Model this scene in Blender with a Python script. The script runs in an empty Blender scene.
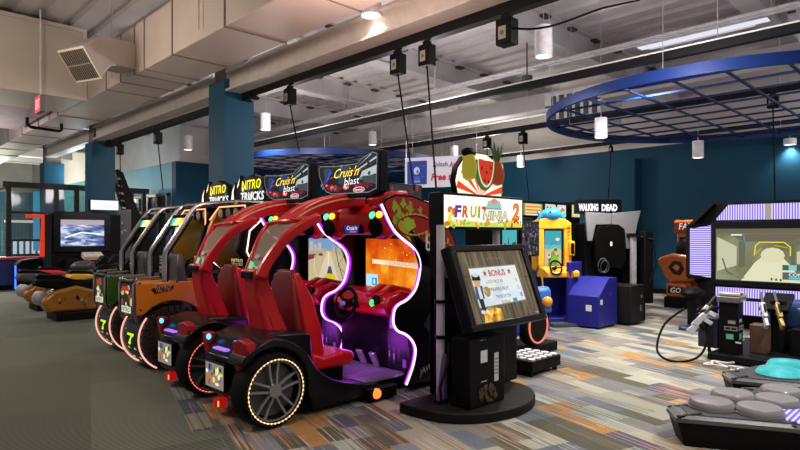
import bpy, bmesh, math, random
from mathutils import Vector, Matrix, Euler
random.seed(11)
SC = bpy.context.scene
COL = SC.collection
PI = math.pi

# ------------------------------------------------------------------ materials
def H(h):
    h = h.lstrip('#')
    r = []
    for i in (0, 2, 4):
        c = int(h[i:i+2], 16)/255
        r.append(c/12.92 if c <= .04045 else ((c+.055)/1.055)**2.4)
    return tuple(r)
_M = {}
def mat(name, col, rough=.5, metal=0., var=.18, scale=9., coat=0., bump=0., spec=.5):
    if name in _M: return _M[name]
    if isinstance(col, str): col = H(col)
    m = bpy.data.materials.new(name); m.use_nodes = True
    nt = m.node_tree; b = nt.nodes['Principled BSDF']
    b.inputs['Roughness'].default_value = rough
    b.inputs['Metallic'].default_value = metal
    b.inputs['Coat Weight'].default_value = coat
    b.inputs['Coat Roughness'].default_value = .08
    b.inputs['Specular IOR Level'].default_value = spec
    tc = nt.nodes.new('ShaderNodeTexCoord')
    n = nt.nodes.new('ShaderNodeTexNoise'); n.inputs['Scale'].default_value = scale; n.inputs['Detail'].default_value = 4
    nt.links.new(tc.outputs['Object'], n.inputs['Vector'])
    r = nt.nodes.new('ShaderNodeValToRGB')
    r.color_ramp.elements[0].position = .3; r.color_ramp.elements[1].position = .7
    r.color_ramp.elements[0].color = tuple(c*(1-var) for c in col)+(1,)
    r.color_ramp.elements[1].color = tuple(min(1, c*(1+var*.5)) for c in col)+(1,)
    nt.links.new(n.outputs['Fac'], r.inputs['Fac'])
    nt.links.new(r.outputs['Color'], b.inputs['Base Color'])
    if bump:
        bp = nt.nodes.new('ShaderNodeBump'); bp.inputs['Strength'].default_value = bump; bp.inputs['Distance'].default_value = .01
        nt.links.new(n.outputs['Fac'], bp.inputs['Height']); nt.links.new(bp.outputs['Normal'], b.inputs['Normal'])
    _M[name] = m
    return m
def em(col, s=1.0):
    """something that gives off light (screens, lamps, LEDs, backlit signs)"""
    key = ('em', col, s)
    if key in _M: return _M[key]
    c = H(col) if isinstance(col, str) else col
    m = bpy.data.materials.new('light_%s_%g' % (str(col).lstrip('#'), s)); m.use_nodes = True
    nt = m.node_tree; b = nt.nodes['Principled BSDF']
    b.inputs['Base Color'].default_value = (.01, .01, .01, 1)
    b.inputs['Roughness'].default_value = .3
    b.inputs['Specular IOR Level'].default_value = .1
    b.inputs['Emission Color'].default_value = tuple(c)+(1,)
    b.inputs['Emission Strength'].default_value = s
    _M[key] = m
    return m
def pr(col):
    """flat printed ink"""
    key = ('pr', col)
    if key in _M: return _M[key]
    c = H(col)
    m = bpy.data.materials.new('print_%s' % col.lstrip('#')); m.use_nodes = True
    b = m.node_tree.nodes['Principled BSDF']
    b.inputs['Base Color'].default_value = c+(1,); b.inputs['Roughness'].default_value = .35
    _M[key] = m
    return m
def em_ramp(name, stops, s=1.0, scale=3., kind='noise', axis=None, detail=5):
    """backlit picture with soft colour changes (noise through a colour ramp)"""
    m = bpy.data.materials.new(name); m.use_nodes = True
    nt = m.node_tree; b = nt.nodes['Principled BSDF']
    b.inputs['Base Color'].default_value = (.01, .01, .01, 1); b.inputs['Roughness'].default_value = .3
    b.inputs['Specular IOR Level'].default_value = .1
    tc = nt.nodes.new('ShaderNodeTexCoord'); mp = nt.nodes.new('ShaderNodeMapping')
    nt.links.new(tc.outputs['Object'], mp.inputs['Vector'])
    mp.inputs['Scale'].default_value = axis or (1, 1, 1)
    n = nt.nodes.new('ShaderNodeTexNoise'); n.inputs['Scale'].default_value = scale; n.inputs['Detail'].default_value = detail
    nt.links.new(mp.outputs['Vector'], n.inputs['Vector'])
    r = nt.nodes.new('ShaderNodeValToRGB'); e = r.color_ramp.elements
    while len(e) < len(stops): e.new(.5)
    for i, (p, c) in enumerate(stops):
        e[i].position = p; e[i].color = H(c)+(1,)
    nt.links.new(n.outputs['Fac'], r.inputs['Fac'])
    nt.links.new(r.outputs['Color'], b.inputs['Emission Color'])
    b.inputs['Emission Strength'].default_value = s
    return m
def glass(name, col, alpha=.25, rough=.08):
    m = bpy.data.materials.new(name); m.use_nodes = True
    b = m.node_tree.nodes['Principled BSDF']
    c = H(col) if isinstance(col, str) else col
    b.inputs['Base Color'].default_value = c+(1,); b.inputs['Roughness'].default_value = rough
    b.inputs['Alpha'].default_value = alpha
    return m

# ------------------------------------------------------------------ objects
def tag(o, label=None, cat=None, group=None, kind=None):
    if label: o['label'] = label
    if cat: o['category'] = cat
    if group: o['group'] = group
    if kind: o['kind'] = kind
    return o
def thing(name, label, cat, loc=(0, 0, 0), rz=0., group=None):
    o = bpy.data.objects.new(name, None); COL.objects.link(o)
    o.empty_display_size = .1
    o.location = loc; o.rotation_euler = (0, 0, rz)
    return tag(o, label, cat, group)
def copy_tree(o, parent=None):
    c = o.copy(); COL.objects.link(c)
    if parent is not None: c.parent = parent
    for ch in list(o.children): copy_tree(ch, c)
    return c
def root_of(o):
    while o.parent is not None: o = o.parent
    return o

class MB:
    """collects geometry in world metres and links it as ONE mesh object"""
    def __init__(s): s.v = []; s.f = []; s.fm = []; s.mats = []; s.cur = 0
    def use(s, m):
        if m not in s.mats: s.mats.append(m)
        s.cur = s.mats.index(m); return s
    def add(s, vs, fs):
        b = len(s.v); s.v += [Vector(p) for p in vs]
        for f in fs: s.f.append([i+b for i in f]); s.fm.append(s.cur)
        return s
    def box(s, x0, x1, y0, y1, z0, z1, M=None):
        vs = [Vector((x, y, z)) for x in (x0, x1) for y in (y0, y1) for z in (z0, z1)]
        if M is not None: vs = [M @ p for p in vs]
        return s.add(vs, [(0, 1, 3, 2), (4, 6, 7, 5), (0, 4, 5, 1), (2, 3, 7, 6), (0, 2, 6, 4), (1, 5, 7, 3)])
    def obox(s, c, size, rot=(0, 0, 0)):
        M = Matrix.Translation(c) @ Euler(rot).to_matrix().to_4x4()
        a, b, d = size[0]/2, size[1]/2, size[2]/2
        return s.box(-a, a, -b, b, -d, d, M)
    def prism(s, pts, axis, a, b, M=None):
        n = len(pts)
        def P(p, k):
            if axis == 'x': q = Vector((k, p[0], p[1]))
            elif axis == 'y': q = Vector((p[0], k, p[1]))
            else: q = Vector((p[0], p[1], k))
            return M @ q if M is not None else q
        vs = [P(p, a) for p in pts]+[P(p, b) for p in pts]
        fs = [list(range(n)), list(range(2*n-1, n-1, -1))]
        for i in range(n):
            j = (i+1) % n; fs.append([i, i+n, j+n, j])
        return s.add(vs, fs)
    def rings(s, rs, cap=True, closed=False):
        n = len(rs[0]); vs = [p for r in rs for p in r]; fs = []
        m = len(rs)
        for k in range(m if closed else m-1):
            for i in range(n):
                j = (i+1) % n; k2 = (k+1) % m
                fs.append([k*n+i, k*n+j, k2*n+j, k2*n+i])
        if cap and not closed:
            fs.append(list(range(n-1, -1, -1))); fs.append([(m-1)*n+i for i in range(n)])
        return s.add(vs, fs)
    def tube(s, path, r, n=8, closed=False, cap=True):
        path = [Vector(p) for p in path]; rs = []; m = len(path); up = None
        for i, p in enumerate(path):
            a = path[(i-1) % m] if (closed or i > 0) else p
            b = path[(i+1) % m] if (closed or i < m-1) else p
            t = (b-a).normalized()
            if up is None:
                up = t.orthogonal().normalized()
            u = (up-t*up.dot(t))
            u = u.normalized() if u.length > 1e-6 else t.orthogonal().normalized()
            up = u; w = t.cross(u)
            rr = r[i] if isinstance(r, (list, tuple)) else r
            rs.append([p+(u*math.cos(2*PI*k/n)+w*math.sin(2*PI*k/n))*rr for k in range(n)])
        return s.rings(rs, cap, closed)
    def strip(s, path, wvec, hs, ws):
        """rectangular bar along a path: width along wvec, height across"""
        path = [Vector(p) for p in path]; W = Vector(wvec).normalized(); rs = []; m = len(path)
        for i, p in enumerate(path):
            t = (path[min(i+1, m-1)]-path[max(i-1, 0)]).normalized()
            N = W.cross(t).normalized()
            w = (ws[i] if isinstance(ws, (list, tuple)) else ws)/2
            h = (hs[i] if isinstance(hs, (list, tuple)) else hs)/2
            rs.append([p+W*w+N*h, p-W*w+N*h, p-W*w-N*h, p+W*w-N*h])
        return s.rings(rs)
    def lathe(s, prof, c, axis=(0, 0, 1), n=24):
        c = Vector(c); A = Vector(axis).normalized(); U = A.orthogonal().normalized(); W = A.cross(U)
        rs = [[c+A*h+(U*math.cos(2*PI*k/n)+W*math.sin(2*PI*k/n))*max(r, 1e-4) for k in range(n)] for r, h in prof]
        return s.rings(rs)
    def cyl(s, c, r, h, axis=(0, 0, 1), n=20, r2=None):
        return s.lathe([(r, 0), (r if r2 is None else r2, h)], c, axis, n)
    def torus(s, c, axis, R, r, n=40, m=8):
        c = Vector(c); A = Vector(axis).normalized(); U = A.orthogonal().normalized(); W = A.cross(U); rs = []
        for k in range(n):
            d = U*math.cos(2*PI*k/n)+W*math.sin(2*PI*k/n)
            rs.append([c+d*(R+r*math.cos(2*PI*j/m))+A*(r*math.sin(2*PI*j/m)) for j in range(m)])
        return s.rings(rs, False, True)
    def ball(s, c, rad, n=14, m=8, M=None):
        if not isinstance(rad, (tuple, list)): rad = (rad,)*3
        c = Vector(c); rs = []
        for j in range(m+1):
            th = PI*j/m; sr = max(math.sin(th), 1e-3)
            ring = []
            for k in range(n):
                q = Vector((rad[0]*sr*math.cos(2*PI*k/n), rad[1]*sr*math.sin(2*PI*k/n), -rad[2]*math.cos(th)))
                if M is not None: q = M @ q
                ring.append(c+q)
            rs.append(ring)
        return s.rings(rs)
    def build(s, name, m=None, parent=None, bevel=0., smooth=40, origin=None, seg=2):
        me = bpy.data.meshes.new(name)
        if origin is None:
            origin = root_of(parent).location if parent is not None else Vector((0, 0, 0))
        origin = Vector(origin)
        me.from_pydata([p-origin for p in s.v], [], s.f)
        mats = s.mats if s.mats else [m]
        for x in mats: me.materials.append(x)
        if s.mats:
            for p, k in zip(me.polygons, s.fm): p.material_index = k
        bm = bmesh.new(); bm.from_mesh(me)
        bmesh.ops.recalc_face_normals(bm, faces=bm.faces[:]); bm.to_mesh(me); bm.free()
        if smooth:
            for p in me.polygons: p.use_smooth = True
            me.set_sharp_from_angle(angle=math.radians(smooth))
        o = bpy.data.objects.new(name, me); COL.objects.link(o)
        if parent is not None: o.parent = parent
        else: o.location = origin
        if bevel:
            md = o.modifiers.new('bevel', 'BEVEL'); md.width = bevel; md.segments = seg; md.limit_method = 'ANGLE'; md.angle_limit = math.radians(45)
            md.harden_normals = False
        return o

_T = {}
def text_geo(t, bold=.012):
    k = (t, bold)
    if k in _T: return _T[k]
    cu = bpy.data.curves.new('t', 'FONT'); cu.body = t; cu.resolution_u = 2; cu.offset = bold
    o = bpy.data.objects.new('t', cu); COL.objects.link(o)
    bpy.context.view_layer.update()
    me = bpy.data.meshes.new_from_object(o.evaluated_get(bpy.context.evaluated_depsgraph_get()))
    vs = [(v.co.x, v.co.y) for v in me.vertices]; fs = [list(p.vertices) for p in me.polygons]
    bpy.data.objects.remove(o); bpy.data.curves.remove(cu); bpy.data.meshes.remove(me)
    x0 = min(v[0] for v in vs); x1 = max(v[0] for v in vs); y0 = min(v[1] for v in vs); y1 = max(v[1] for v in vs)
    vs = [((x-x0)/(x1-x0), (y-y0)/(y1-y0)) for x, y in vs]
    _T[k] = (vs, fs); return _T[k]

class Art:
    """flat picture on a plane: O = lower-left corner, U = rightwards, V = upwards; layers stack towards the viewer"""
    def __init__(s, O, U, V, lift=.002, step=.0007):
        s.O = Vector(O); s.U = Vector(U).normalized(); s.V = Vector(V).normalized(); s.N = s.U.cross(s.V).normalized()
        s.l = lift; s.step = step; s.mb = MB()
    def P(s, x, y): return s.O+s.U*x+s.V*y+s.N*s.l
    def poly(s, pts, m):
        s.mb.use(m).add([s.P(*p) for p in pts], [list(range(len(pts)))]); s.l += s.step; return s
    def rect(s, x0, y0, x1, y1, m): return s.poly([(x0, y0), (x1, y0), (x1, y1), (x0, y1)], m)
    def rects(s, rs, m):
        for x0, y0, x1, y1 in rs:
            s.mb.use(m).add([s.P(x0, y0), s.P(x1, y0), s.P(x1, y1), s.P(x0, y1)], [[0, 1, 2, 3]])
        s.l += s.step; return s
    def polys(s, ps, m):
        for pts in ps: s.mb.use(m).add([s.P(*p) for p in pts], [list(range(len(pts)))])
        s.l += s.step; return s
    def ell(s, cx, cy, rx, ry, m, n=20):
        return s.poly([(cx+rx*math.cos(2*PI*k/n), cy+ry*math.sin(2*PI*k/n)) for k in range(n)], m)
    def ells(s, cs, m, n=12):
        return s.polys([[(cx+rx*math.cos(2*PI*k/n), cy+ry*math.sin(2*PI*k/n)) for k in range(n)] for cx, cy, rx, ry in cs], m)
    def line(s, pts, w, m):
        ps = []
        for a, b in zip(pts[:-1], pts[1:]):
            dx, dy = b[0]-a[0], b[1]-a[1]; L = math.hypot(dx, dy) or 1
            nx, ny = -dy/L*w/2, dx/L*w/2; ex, ey = dx/L*w*.3, dy/L*w*.3
            ps.append([(a[0]-nx-ex, a[1]-ny-ey), (b[0]-nx+ex, b[1]-ny+ey), (b[0]+nx+ex, b[1]+ny+ey), (a[0]+nx-ex, a[1]+ny-ey)])
        return s.polys(ps, m)
    def text(s, t, x0, y0, x1, y1, m, shear=0., rise=0., bold=.012):
        vs, fs = text_geo(t, bold)
        W, Hh = x1-x0, y1-y0
        s.mb.use(m).add([s.P(x0+u*W+v*Hh*shear, y0+v*Hh+u*W*rise) for u, v in vs], fs); s.l += s.step; return s
    def spots(s, x0, y0, x1, y1, n, ms, r0, r1, seed=0):
        R = random.Random(seed)
        for m in ms:
            s.ells([(R.uniform(x0, x1), R.uniform(y0, y1), R.uniform(r0, r1), R.uniform(r0, r1)) for _ in range(n)], m, 9)
        return s
    def build(s, name, parent, **k):
        return s.mb.build(name, None, parent, smooth=0, **k)
def artX(x, y_left, z0, lift=.002): return Art((x, y_left, z0), (0, -1, 0), (0, 0, 1), lift)     # faces -X
def artY(y, x_left, z0, lift=.002): return Art((x_left, y, z0), (1, 0, 0), (0, 0, 1), lift)      # faces -Y

BLACK = mat('black_plastic', (.0045, .0045, .005), .5, spec=.09)
BLACKM = mat('black_metal', (.008, .008, .009), .5, .1, spec=.12)
RUBBER = mat('rubber', (.007, .007, .007), .75, spec=.1)
GREYD = mat('dark_grey_plastic', (.06, .06, .065), .45)
SILVER = mat('brushed_silver', (.55, .56, .58), .35, .8)
CHROME = mat('chrome', (.75, .75, .77), .18, 1.)
WHITEP = mat('white_paint', (.72, .71, .72), .5)
REDG = mat('glossy_red', (.58, .009, .012), .3, 0, .1, 5, .12, spec=.4)
STICK = pr('#d8d8d4')
# ------------------------------------------------------------------ camera
CAMZ = 1.5; FPX = 578.0
FW = Vector((.700, .714, 0)); RT = Vector((.714, -.700, 0))
cam = bpy.data.objects.new('camera', bpy.data.cameras.new('camera')); COL.objects.link(cam); SC.camera = cam
cam.data.sensor_width = 36; cam.data.lens = FPX*36/800; cam.data.shift_y = 10/800
cam.data.clip_start = .05; cam.data.clip_end = 200
cam.location = (0, 0, CAMZ)
cam.rotation_euler = (PI/2, 0, -math.atan2(FW.x, FW.y))
def at(px, py, d):
    """a measured point of the room: bearing, height and distance from where the photographer stood"""
    p = FW*d+RT*((px-400)/FPX*d)
    return Vector((p.x, p.y, CAMZ-(py-235)/FPX*d))

# ------------------------------------------------------------------ floor
def carpet_material():
    m = bpy.data.materials.new('patchwork_carpet'); m.use_nodes = True
    nt = m.node_tree; L = nt.links; b = nt.nodes['Principled BSDF']; b.inputs['Roughness'].default_value = .9
    b.inputs['Specular IOR Level'].default_value = .2
    N = lambda t: nt.nodes.new(t)
    tc = N('ShaderNodeTexCoord'); mp = N('ShaderNodeMapping'); L.new(tc.outputs['Object'], mp.inputs['Vector'])
    mp.inputs['Rotation'].default_value = (0, 0, -math.radians(73.7))
    def brick(w, h, off, loc=(0, 0, 0)):
        mm = N('ShaderNodeMapping'); L.new(mp.outputs['Vector'], mm.inputs['Vector']); mm.inputs['Location'].default_value = loc
        k = N('ShaderNodeTexBrick'); L.new(mm.outputs['Vector'], k.inputs['Vector'])
        k.offset = off; k.inputs['Scale'].default_value = 1; k.inputs['Mortar Size'].default_value = 0
        k.inputs['Brick Width'].default_value = w; k.inputs['Row Height'].default_value = h
        k.inputs['Color1'].default_value = (0, 0, 0, 1); k.inputs['Color2'].default_value = (1, 1, 1, 1)
        return k.outputs['Color']
    def ramp(src, stops, const=False):
        r = N('ShaderNodeValToRGB'); e = r.color_ramp.elements
        if const: r.color_ramp.interpolation = 'CONSTANT'
        while len(e) < len(stops): e.new(.5)
        for i, (p, c) in enumerate(stops):
            e[i].position = p; e[i].color = tuple(c)+(1,) if isinstance(c, (tuple, list)) else (c, c, c, 1)
        L.new(src, r.inputs['Fac']); return r.outputs['Color']
    def mix(f, a, c, mode='MIX'):
        x = N('ShaderNodeMix'); x.data_type = 'RGBA'; x.blend_type = mode
        for s, k in ((f, 'Factor'), (a, 'A'), (c, 'B')):
            i = [q for q in x.inputs if q.name == k and (q.type == 'RGBA' or k == 'Factor' and q.type == 'VALUE')][0]
            if hasattr(s, 'is_linked'): L.new(s, i)
            elif k == 'Factor': i.default_value = s
            else: i.default_value = tuple(s)+(1,)
        return [q for q in x.outputs if q.type == 'RGBA'][0]
    def noise(sc, axis=(1, 1, 1), det=2, loc=(0, 0, 0)):
        mm = N('ShaderNodeMapping'); L.new(mp.outputs['Vector'], mm.inputs['Vector']); mm.inputs['Scale'].default_value = axis; mm.inputs['Location'].default_value = loc
        n = N('ShaderNodeTexNoise'); n.inputs['Scale'].default_value = sc; n.inputs['Detail'].default_value = det
        L.new(mm.outputs['Vector'], n.inputs['Vector']); return n.outputs['Fac']
    A = brick(.78, .34, .37); B = brick(.47, .17, .5, (.3, .17, 0)); C = brick(.6, .17, .41, (5.1, 0, 0))
    pal = [(0, (.115, .13, .155)), (.16, (.25, .27, .22)), (.32, (.065, .078, .125)), (.45, (.155, .155, .15)), (.58, (.34, .18, .06)),
           (.65, (.095, .085, .05)), (.76, (.16, .18, .20)), (.87, (.32, .33, .27))]
    base = mix(ramp(C, [(0, 0.), (.55, 1.)], True), ramp(A, pal, True), ramp(B, pal, True))
    # long yarn streaks, denser in some planks
    st = noise(5, (.16, 9, 1), 3)
    stw = ramp(st, [(.56, 0.), (.6, 1.)])
    f1 = mix(1., stw, ramp(B, [(0, 0.), (.5, .75), (.72, .15)], True), 'MULTIPLY')
    c1 = mix(f1, base, (.44, .42, .36))
    st2 = ramp(noise(5, (.2, 8, 1), 3, (3, 7, 0)), [(.55, 0.), (.59, 1.)])
    f2 = mix(1., st2, ramp(A, [(0, .0), (.2, .8), (.45, 0.), (.7, .75), (.9, .2)], True), 'MULTIPLY')
    c2 = mix(f2, c1, (.42, .20, .09))
    st3 = ramp(noise(6, (.2, 8, 1), 3, (9, 1, 0)), [(.5, 0.), (.56, .8)])
    c3 = mix(mix(1., st3, ramp(C, [(0, .75), (.35, 0.), (.8, .8)], True), 'MULTIPLY'), c2, (.06, .062, .075))
    # ribbed aisle carpet on the left
    sep = N('ShaderNodeSeparateXYZ'); L.new(mp.outputs['Vector'], sep.inputs[0])
    ma = N('ShaderNodeMath'); ma.operation = 'MULTIPLY_ADD'; L.new(B, ma.inputs[0]); ma.inputs[1].default_value = .6; L.new(sep.outputs['Y'], ma.inputs[2])
    aisle = ramp(ma.outputs[0], [(0, 0.), (1, 1.)]); del aisle
    gt = N('ShaderNodeMath'); gt.operation = 'GREATER_THAN'; L.new(ma.outputs[0], gt.inputs[0]); gt.inputs[1].default_value = -.50
    wv = N('ShaderNodeTexWave'); wv.wave_type = 'BANDS'; wv.bands_direction = 'X'; wv.inputs['Scale'].default_value = 11; wv.inputs['Distortion'].default_value = 0.4
    L.new(mp.outputs['Vector'], wv.inputs['Vector'])
    rib = ramp(wv.outputs['Fac'], [(.2, (.03, .033, .025)), (.75, (.20, .215, .17))])
    tone = ramp(brick(2.2, 1.1, .4), [(0, .75), (1, 1.15)])
    rib = mix(1., rib, tone, 'MULTIPLY')
    c4 = mix(gt.outputs[0], c3, rib)
    fib = ramp(noise(90, (1, 1, 1), 3), [(.3, .78), (.7, 1.15)])
    out = mix(1., c4, fib, 'MULTIPLY')
    L.new(out, b.inputs['Base Color'])
    bp = N('ShaderNodeBump'); bp.inputs['Strength'].default_value = .5; bp.inputs['Distance'].default_value = .006
    L.new(noise(120), bp.inputs['Height']); L.new(bp.outputs['Normal'], b.inputs['Normal'])
    return m
tag(MB().box(-6, 15.6, -5, 37, -.1, 0).build('floor', carpet_material(), smooth=0), kind='structure')

# ------------------------------------------------------------------ walls
BLUE = mat('blue_wall_paint', (.006, .050, .096), .6, 0, .07, 2., spec=.15)
TEAL = mat('teal_wall_paint', (.05, .26, .36), .55, 0, .08, 2.)
UPW = mat('upper_wall_white', (.50, .48, .47), .7, 0, .12, 1.5)
w = MB(); w.use(BLUE).box(15.2, 15.5, -5, 18, 0, 3.8); w.use(UPW).box(15.2, 15.5, -5, 18, 3.8, 5.45)
tag(w.build('wall_right', smooth=0), kind='structure')
w = MB(); w.use(BLUE).box(7.6, 15.2, 17.7, 18, 0, 3.8); w.use(UPW).box(7.75, 15.2, 17.78, 18, 3.8, 5.45)
tag(w.build('wall_back', smooth=0), kind='structure')
w = MB(); w.use(TEAL).box(7.6, 7.9, 18, 36.6, 0, 3.8); w.use(UPW).box(7.75, 7.9, 18, 36.6, 3.8, 5.45)
tag(w.build('wall_alcove', smooth=0), kind='structure')
w = MB(); w.use(TEAL).box(-6, 7.9, 36.6, 37, 0, 3.8); w.use(UPW).box(-6, 7.9, 36.6, 37, 3.8, 5.45)
tag(w.build('wall_far', smooth=0), kind='structure')
tag(MB().box(14.85, 15.2, 6.45, 7.15, 0, 3.5).build('trim_1', BLUE, smooth=0), kind='structure')     # blue pilaster
tag(MB().box(15.15, 15.2, -5, 6.45, 0, .12).box(15.15, 15.2, 7.15, 17.7, 0, .12).build('baseboard_right', BLACK, smooth=0), kind='structure')
# blue columns carrying the roof
GREYC = mat('grey_concrete', (.20, .17, .15), .8, 0, .2)
for i, (y, top) in enumerate(((9.2, 4.1), (16.1, 3.85), (20.7, 3.75))):
    c = MB(); c.use(mat('blue_column_paint', (.012, .082, .145), .5, 0, .07, 2., spec=.2)).box(4.65, 5.2, y-.28, y+.28, 0, top); c.use(GREYC).box(4.72, 5.13, y-.2, y+.2, top, 4.9)
    o = c.build('trim_%d' % (i+2), smooth=0); tag(o, kind='structure')

# ------------------------------------------------------------------ ceiling: ribbed deck on beams
DECK = mat('white_roof_deck', (.58, .55, .56), .75, 0, .14, 1.2)
BEAM = mat('white_beam', (.50, .48, .49), .7, 0, .12, 1.5)
pts = []; x = -6.
while x < 15.5:
    pts += [(x, 5.4), (x+.22, 5.4), (x+.25, 5.46), (x+.40, 5.46), (x+.43, 5.4)]; x += .46
d = MB()
for a, b in zip(pts[:-1], pts[1:]):
    d.add([(a[0], -5, a[1]), (b[0], -5, b[1]), (b[0], 37, b[1]), (a[0], 37, a[1])], [(0, 1, 2, 3)])
d.box(-6, 15.6, -5, 37, 5.5, 5.6)
tag(d.build('ceiling', DECK, smooth=0), kind='structure')
k = 5
for y in (-.4, 2.5, 5.56, 8.6, 11.5, 14.4, 17.3, 20.3, 23.3, 26.3, 29.3, 32.3):
    b = MB(); b.use(BEAM)
    x0 = 4.6 if y in (8.6, 11.5, 14.4) else -6
    b.box(x0, 15.2, y-.07, y+.07, 4.94, 5.4).box(x0, 15.2, y-.16, y+.16, 4.9, 4.94).box(x0, 15.2, y-.16, y+.16, 5.34, 5.4)
    b.use(mat('dark_bracket', (.05, .045, .045), .7))
    if y < 18:
        x = max(.5, x0)
        while x < 15: b.box(x, x+.2, y-.19, y-.07, 5.30, 5.34); x += .92
    tag(b.build('trim_%d' % k, smooth=0), kind='structure'); k += 1
for y0, y1 in ((-5, 8.91), (9.49, 15.81), (16.39, 20.41)):
    g = MB().box(4.74, 4.86, y0, y1, 3.93, 4.20).box(4.66, 4.94, y0, y1, 3.90, 3.93).box(4.66, 4.94, y0, y1, 4.2, 4.23)
    tag(g.build('trim_%d' % k, mat('beige_steel', (.60, .56, .50), .5, 0, .1), smooth=0), kind='structure'); k += 1
g = MB().box(12.0, 12.14, -5, 17.7, 4.5, 4.86).box(11.9, 12.24, -5, 17.7, 4.46, 4.5)
tag(g.build('trim_%d' % k, BEAM, smooth=0), kind='structure'); k += 1

# ------------------------------------------------------------------ ducts
DUCT = mat('galvanised_duct', (.58, .53, .45), .5, .15, .1, 1.5)
DUCTP = mat('painted_duct', (.62, .54, .48), .55, .05, .1, 1.5)
SEAM = mat('duct_seam', (.22, .19, .16), .6)
t = thing('air_duct', 'long rectangular beige air duct hanging along the row of blue columns', 'duct', (3.78, 10, 4.0))
MB().box(3.35, 4.2, -4, 26, 4.0, 4.75).build('duct_run', DUCTP, t, .01)
for y in (1.9, 3.4, 4.9, 6.4, 7.9, 8.9, 9.3, 9.9, 10.6, 13.6, 15.2, 16.8, 18.4, 20, 21.6): MB().box(3.335, 4.215, y, y+.022, 3.988, 4.762).build('flange', SEAM, t, smooth=0)
for y in (3, 7, 10.2, 13.5):
    for x in (3.3, 4.25): MB().cyl((x, y, 4.1), .008, 1.3, n=6).build('hanger_rod', SILVER, t)
t = thing('air_duct', 'big square beige duct crossing to the left above the aisle, flat panel facing the hall', 'duct', (-1, 12.5, 4.0))
MB().box(-5, 3.33, 11.7, 13.3, 4.0, 5.28).build('duct_run', DUCT, t, .012)
for x in (-3.4, -1.4, .6, 1.6): MB().box(x, x+.02, 11.68, 13.31, 3.99, 5.29).build('flange', DUCT, t, smooth=0)
MB().box(-5, 3.34, 11.66, 11.7, 5.22, 5.29).build('flange', DUCT, t, smooth=0); MB().box(-5, 3.34, 11.66, 11.7, 3.98, 4.05).build('flange', DUCT, t, smooth=0)
MB().box(3.27, 3.34, 11.66, 11.7, 4.05, 5.22).build('flange', DUCT, t, smooth=0)
for x in (-3, 0, 2.9): MB().cyl((x, 12.5, 5.27), .008, .14, n=6).build('hanger_rod', SILVER, t)
t = thing('air_duct', 'lower flat duct run farther back above the cage, mauve', 'duct', (0, 18, 3.9))
MB().box(-5, 3.2, 13.5, 16.5, 4.05, 4.7).build('duct_run', mat('mauve_duct', (.48, .38, .42), .55, .05), t, .01)  # one mauve tone over the whole run
for x in range(-4, 3): MB().box(x*1., x+.03, 13.48, 16.52, 4.03, 4.72).build('flange', SEAM, t, smooth=0)
for x in (-2.5, 2.5): MB().cyl((x, 15, 4.7), .008, .7, n=6).build('hanger_rod', SILVER, t)
# elbow branch with a grille
t = thing('duct_diffuser', 'grey elbow duct branch with a black slotted grille facing down the aisle', 'air vent', (3.0, 9.5, 4.2))
M1 = MB()
e = at(102, 66, 9.0)
cx = [Vector((3.35, 9.5, 4.27)), Vector((3.0, 9.45, 4.27)), Vector((2.78, 9.30, 4.20)), Vector((2.50, 9.0, 3.92))]
M1.strip(cx, (-.35, .94, 0), [.40, .40, .42, .44], .46)
M1.build('elbow', DUCT, t, .01)
dirv = (cx[3]-cx[2]).normalized(); rt = Vector((-.35, .94, 0)).normalized(); upv = rt.cross(dirv).normalized()
c0 = cx[3]+dirv*.01
def pan(mb, u0, u1, v0, v1, w0, w1):
    mb.add([c0+rt*u+upv*v+dirv*q for u in (u0, u1) for v in (v0, v1) for q in (w0, w1)], [(0, 1, 3, 2), (4, 6, 7, 5), (0, 4, 5, 1), (2, 3, 7, 6), (0, 2, 6, 4), (1, 5, 7, 3)])
g = MB(); pan(g, -.27, .27, -.24, .24, 0, .03); g.build('grille_frame', DUCT, t)
g = MB(); g.use(BLACK); pan(g, -.24, .24, -.21, -.01, .03, .036); pan(g, -.24, .24, .01, .21, .03, .036); g.use(SEAM)
for i in range(12):
    u = -.23+i*.042; pan(g, u, u+.012, -.21, .21, .036, .05)
g.build('grille', None, t, smooth=0)

# exit sign below the crossing duct
t = thing('exit_sign', 'small red exit sign hanging below the crossing duct, seen edge on', 'sign', (2.54, 11.4, 3.6))
MB().box(2.50, 2.58, 11.25, 11.6, 3.6, 3.88).build('housing', mat('grey_sign_housing', (.16, .16, .17), .5), t, .008)
a = Art((2.50, 11.6, 3.6), (0, -1, 0), (0, 0, 1)); a.rect(.0, .0, .35, .28, em('#ff3a4a', .9)); a.text('EXIT', .05, .06, .30, .22, em('#ffd0d0', 1.2)); a.build('face', t)
MB().cyl((2.54, 11.42, 3.88), .014, 1.50, n=8).build('stem', WHITEP, t)
b = MB(); b.tube([(3.0, 14.6, 4.045), (3.0, 14.6, 3.90), (3.06, 14.6, 3.85), (3.62, 14.6, 3.83), (3.66, 14.6, 3.86), (3.66, 14.6, 4.01)], .035, 8)
tag(b.build('pipe_bracket', BLACKM), 'black U-shaped pipe bracket hanging under the duct by the exit sign', 'pipe')

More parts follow.
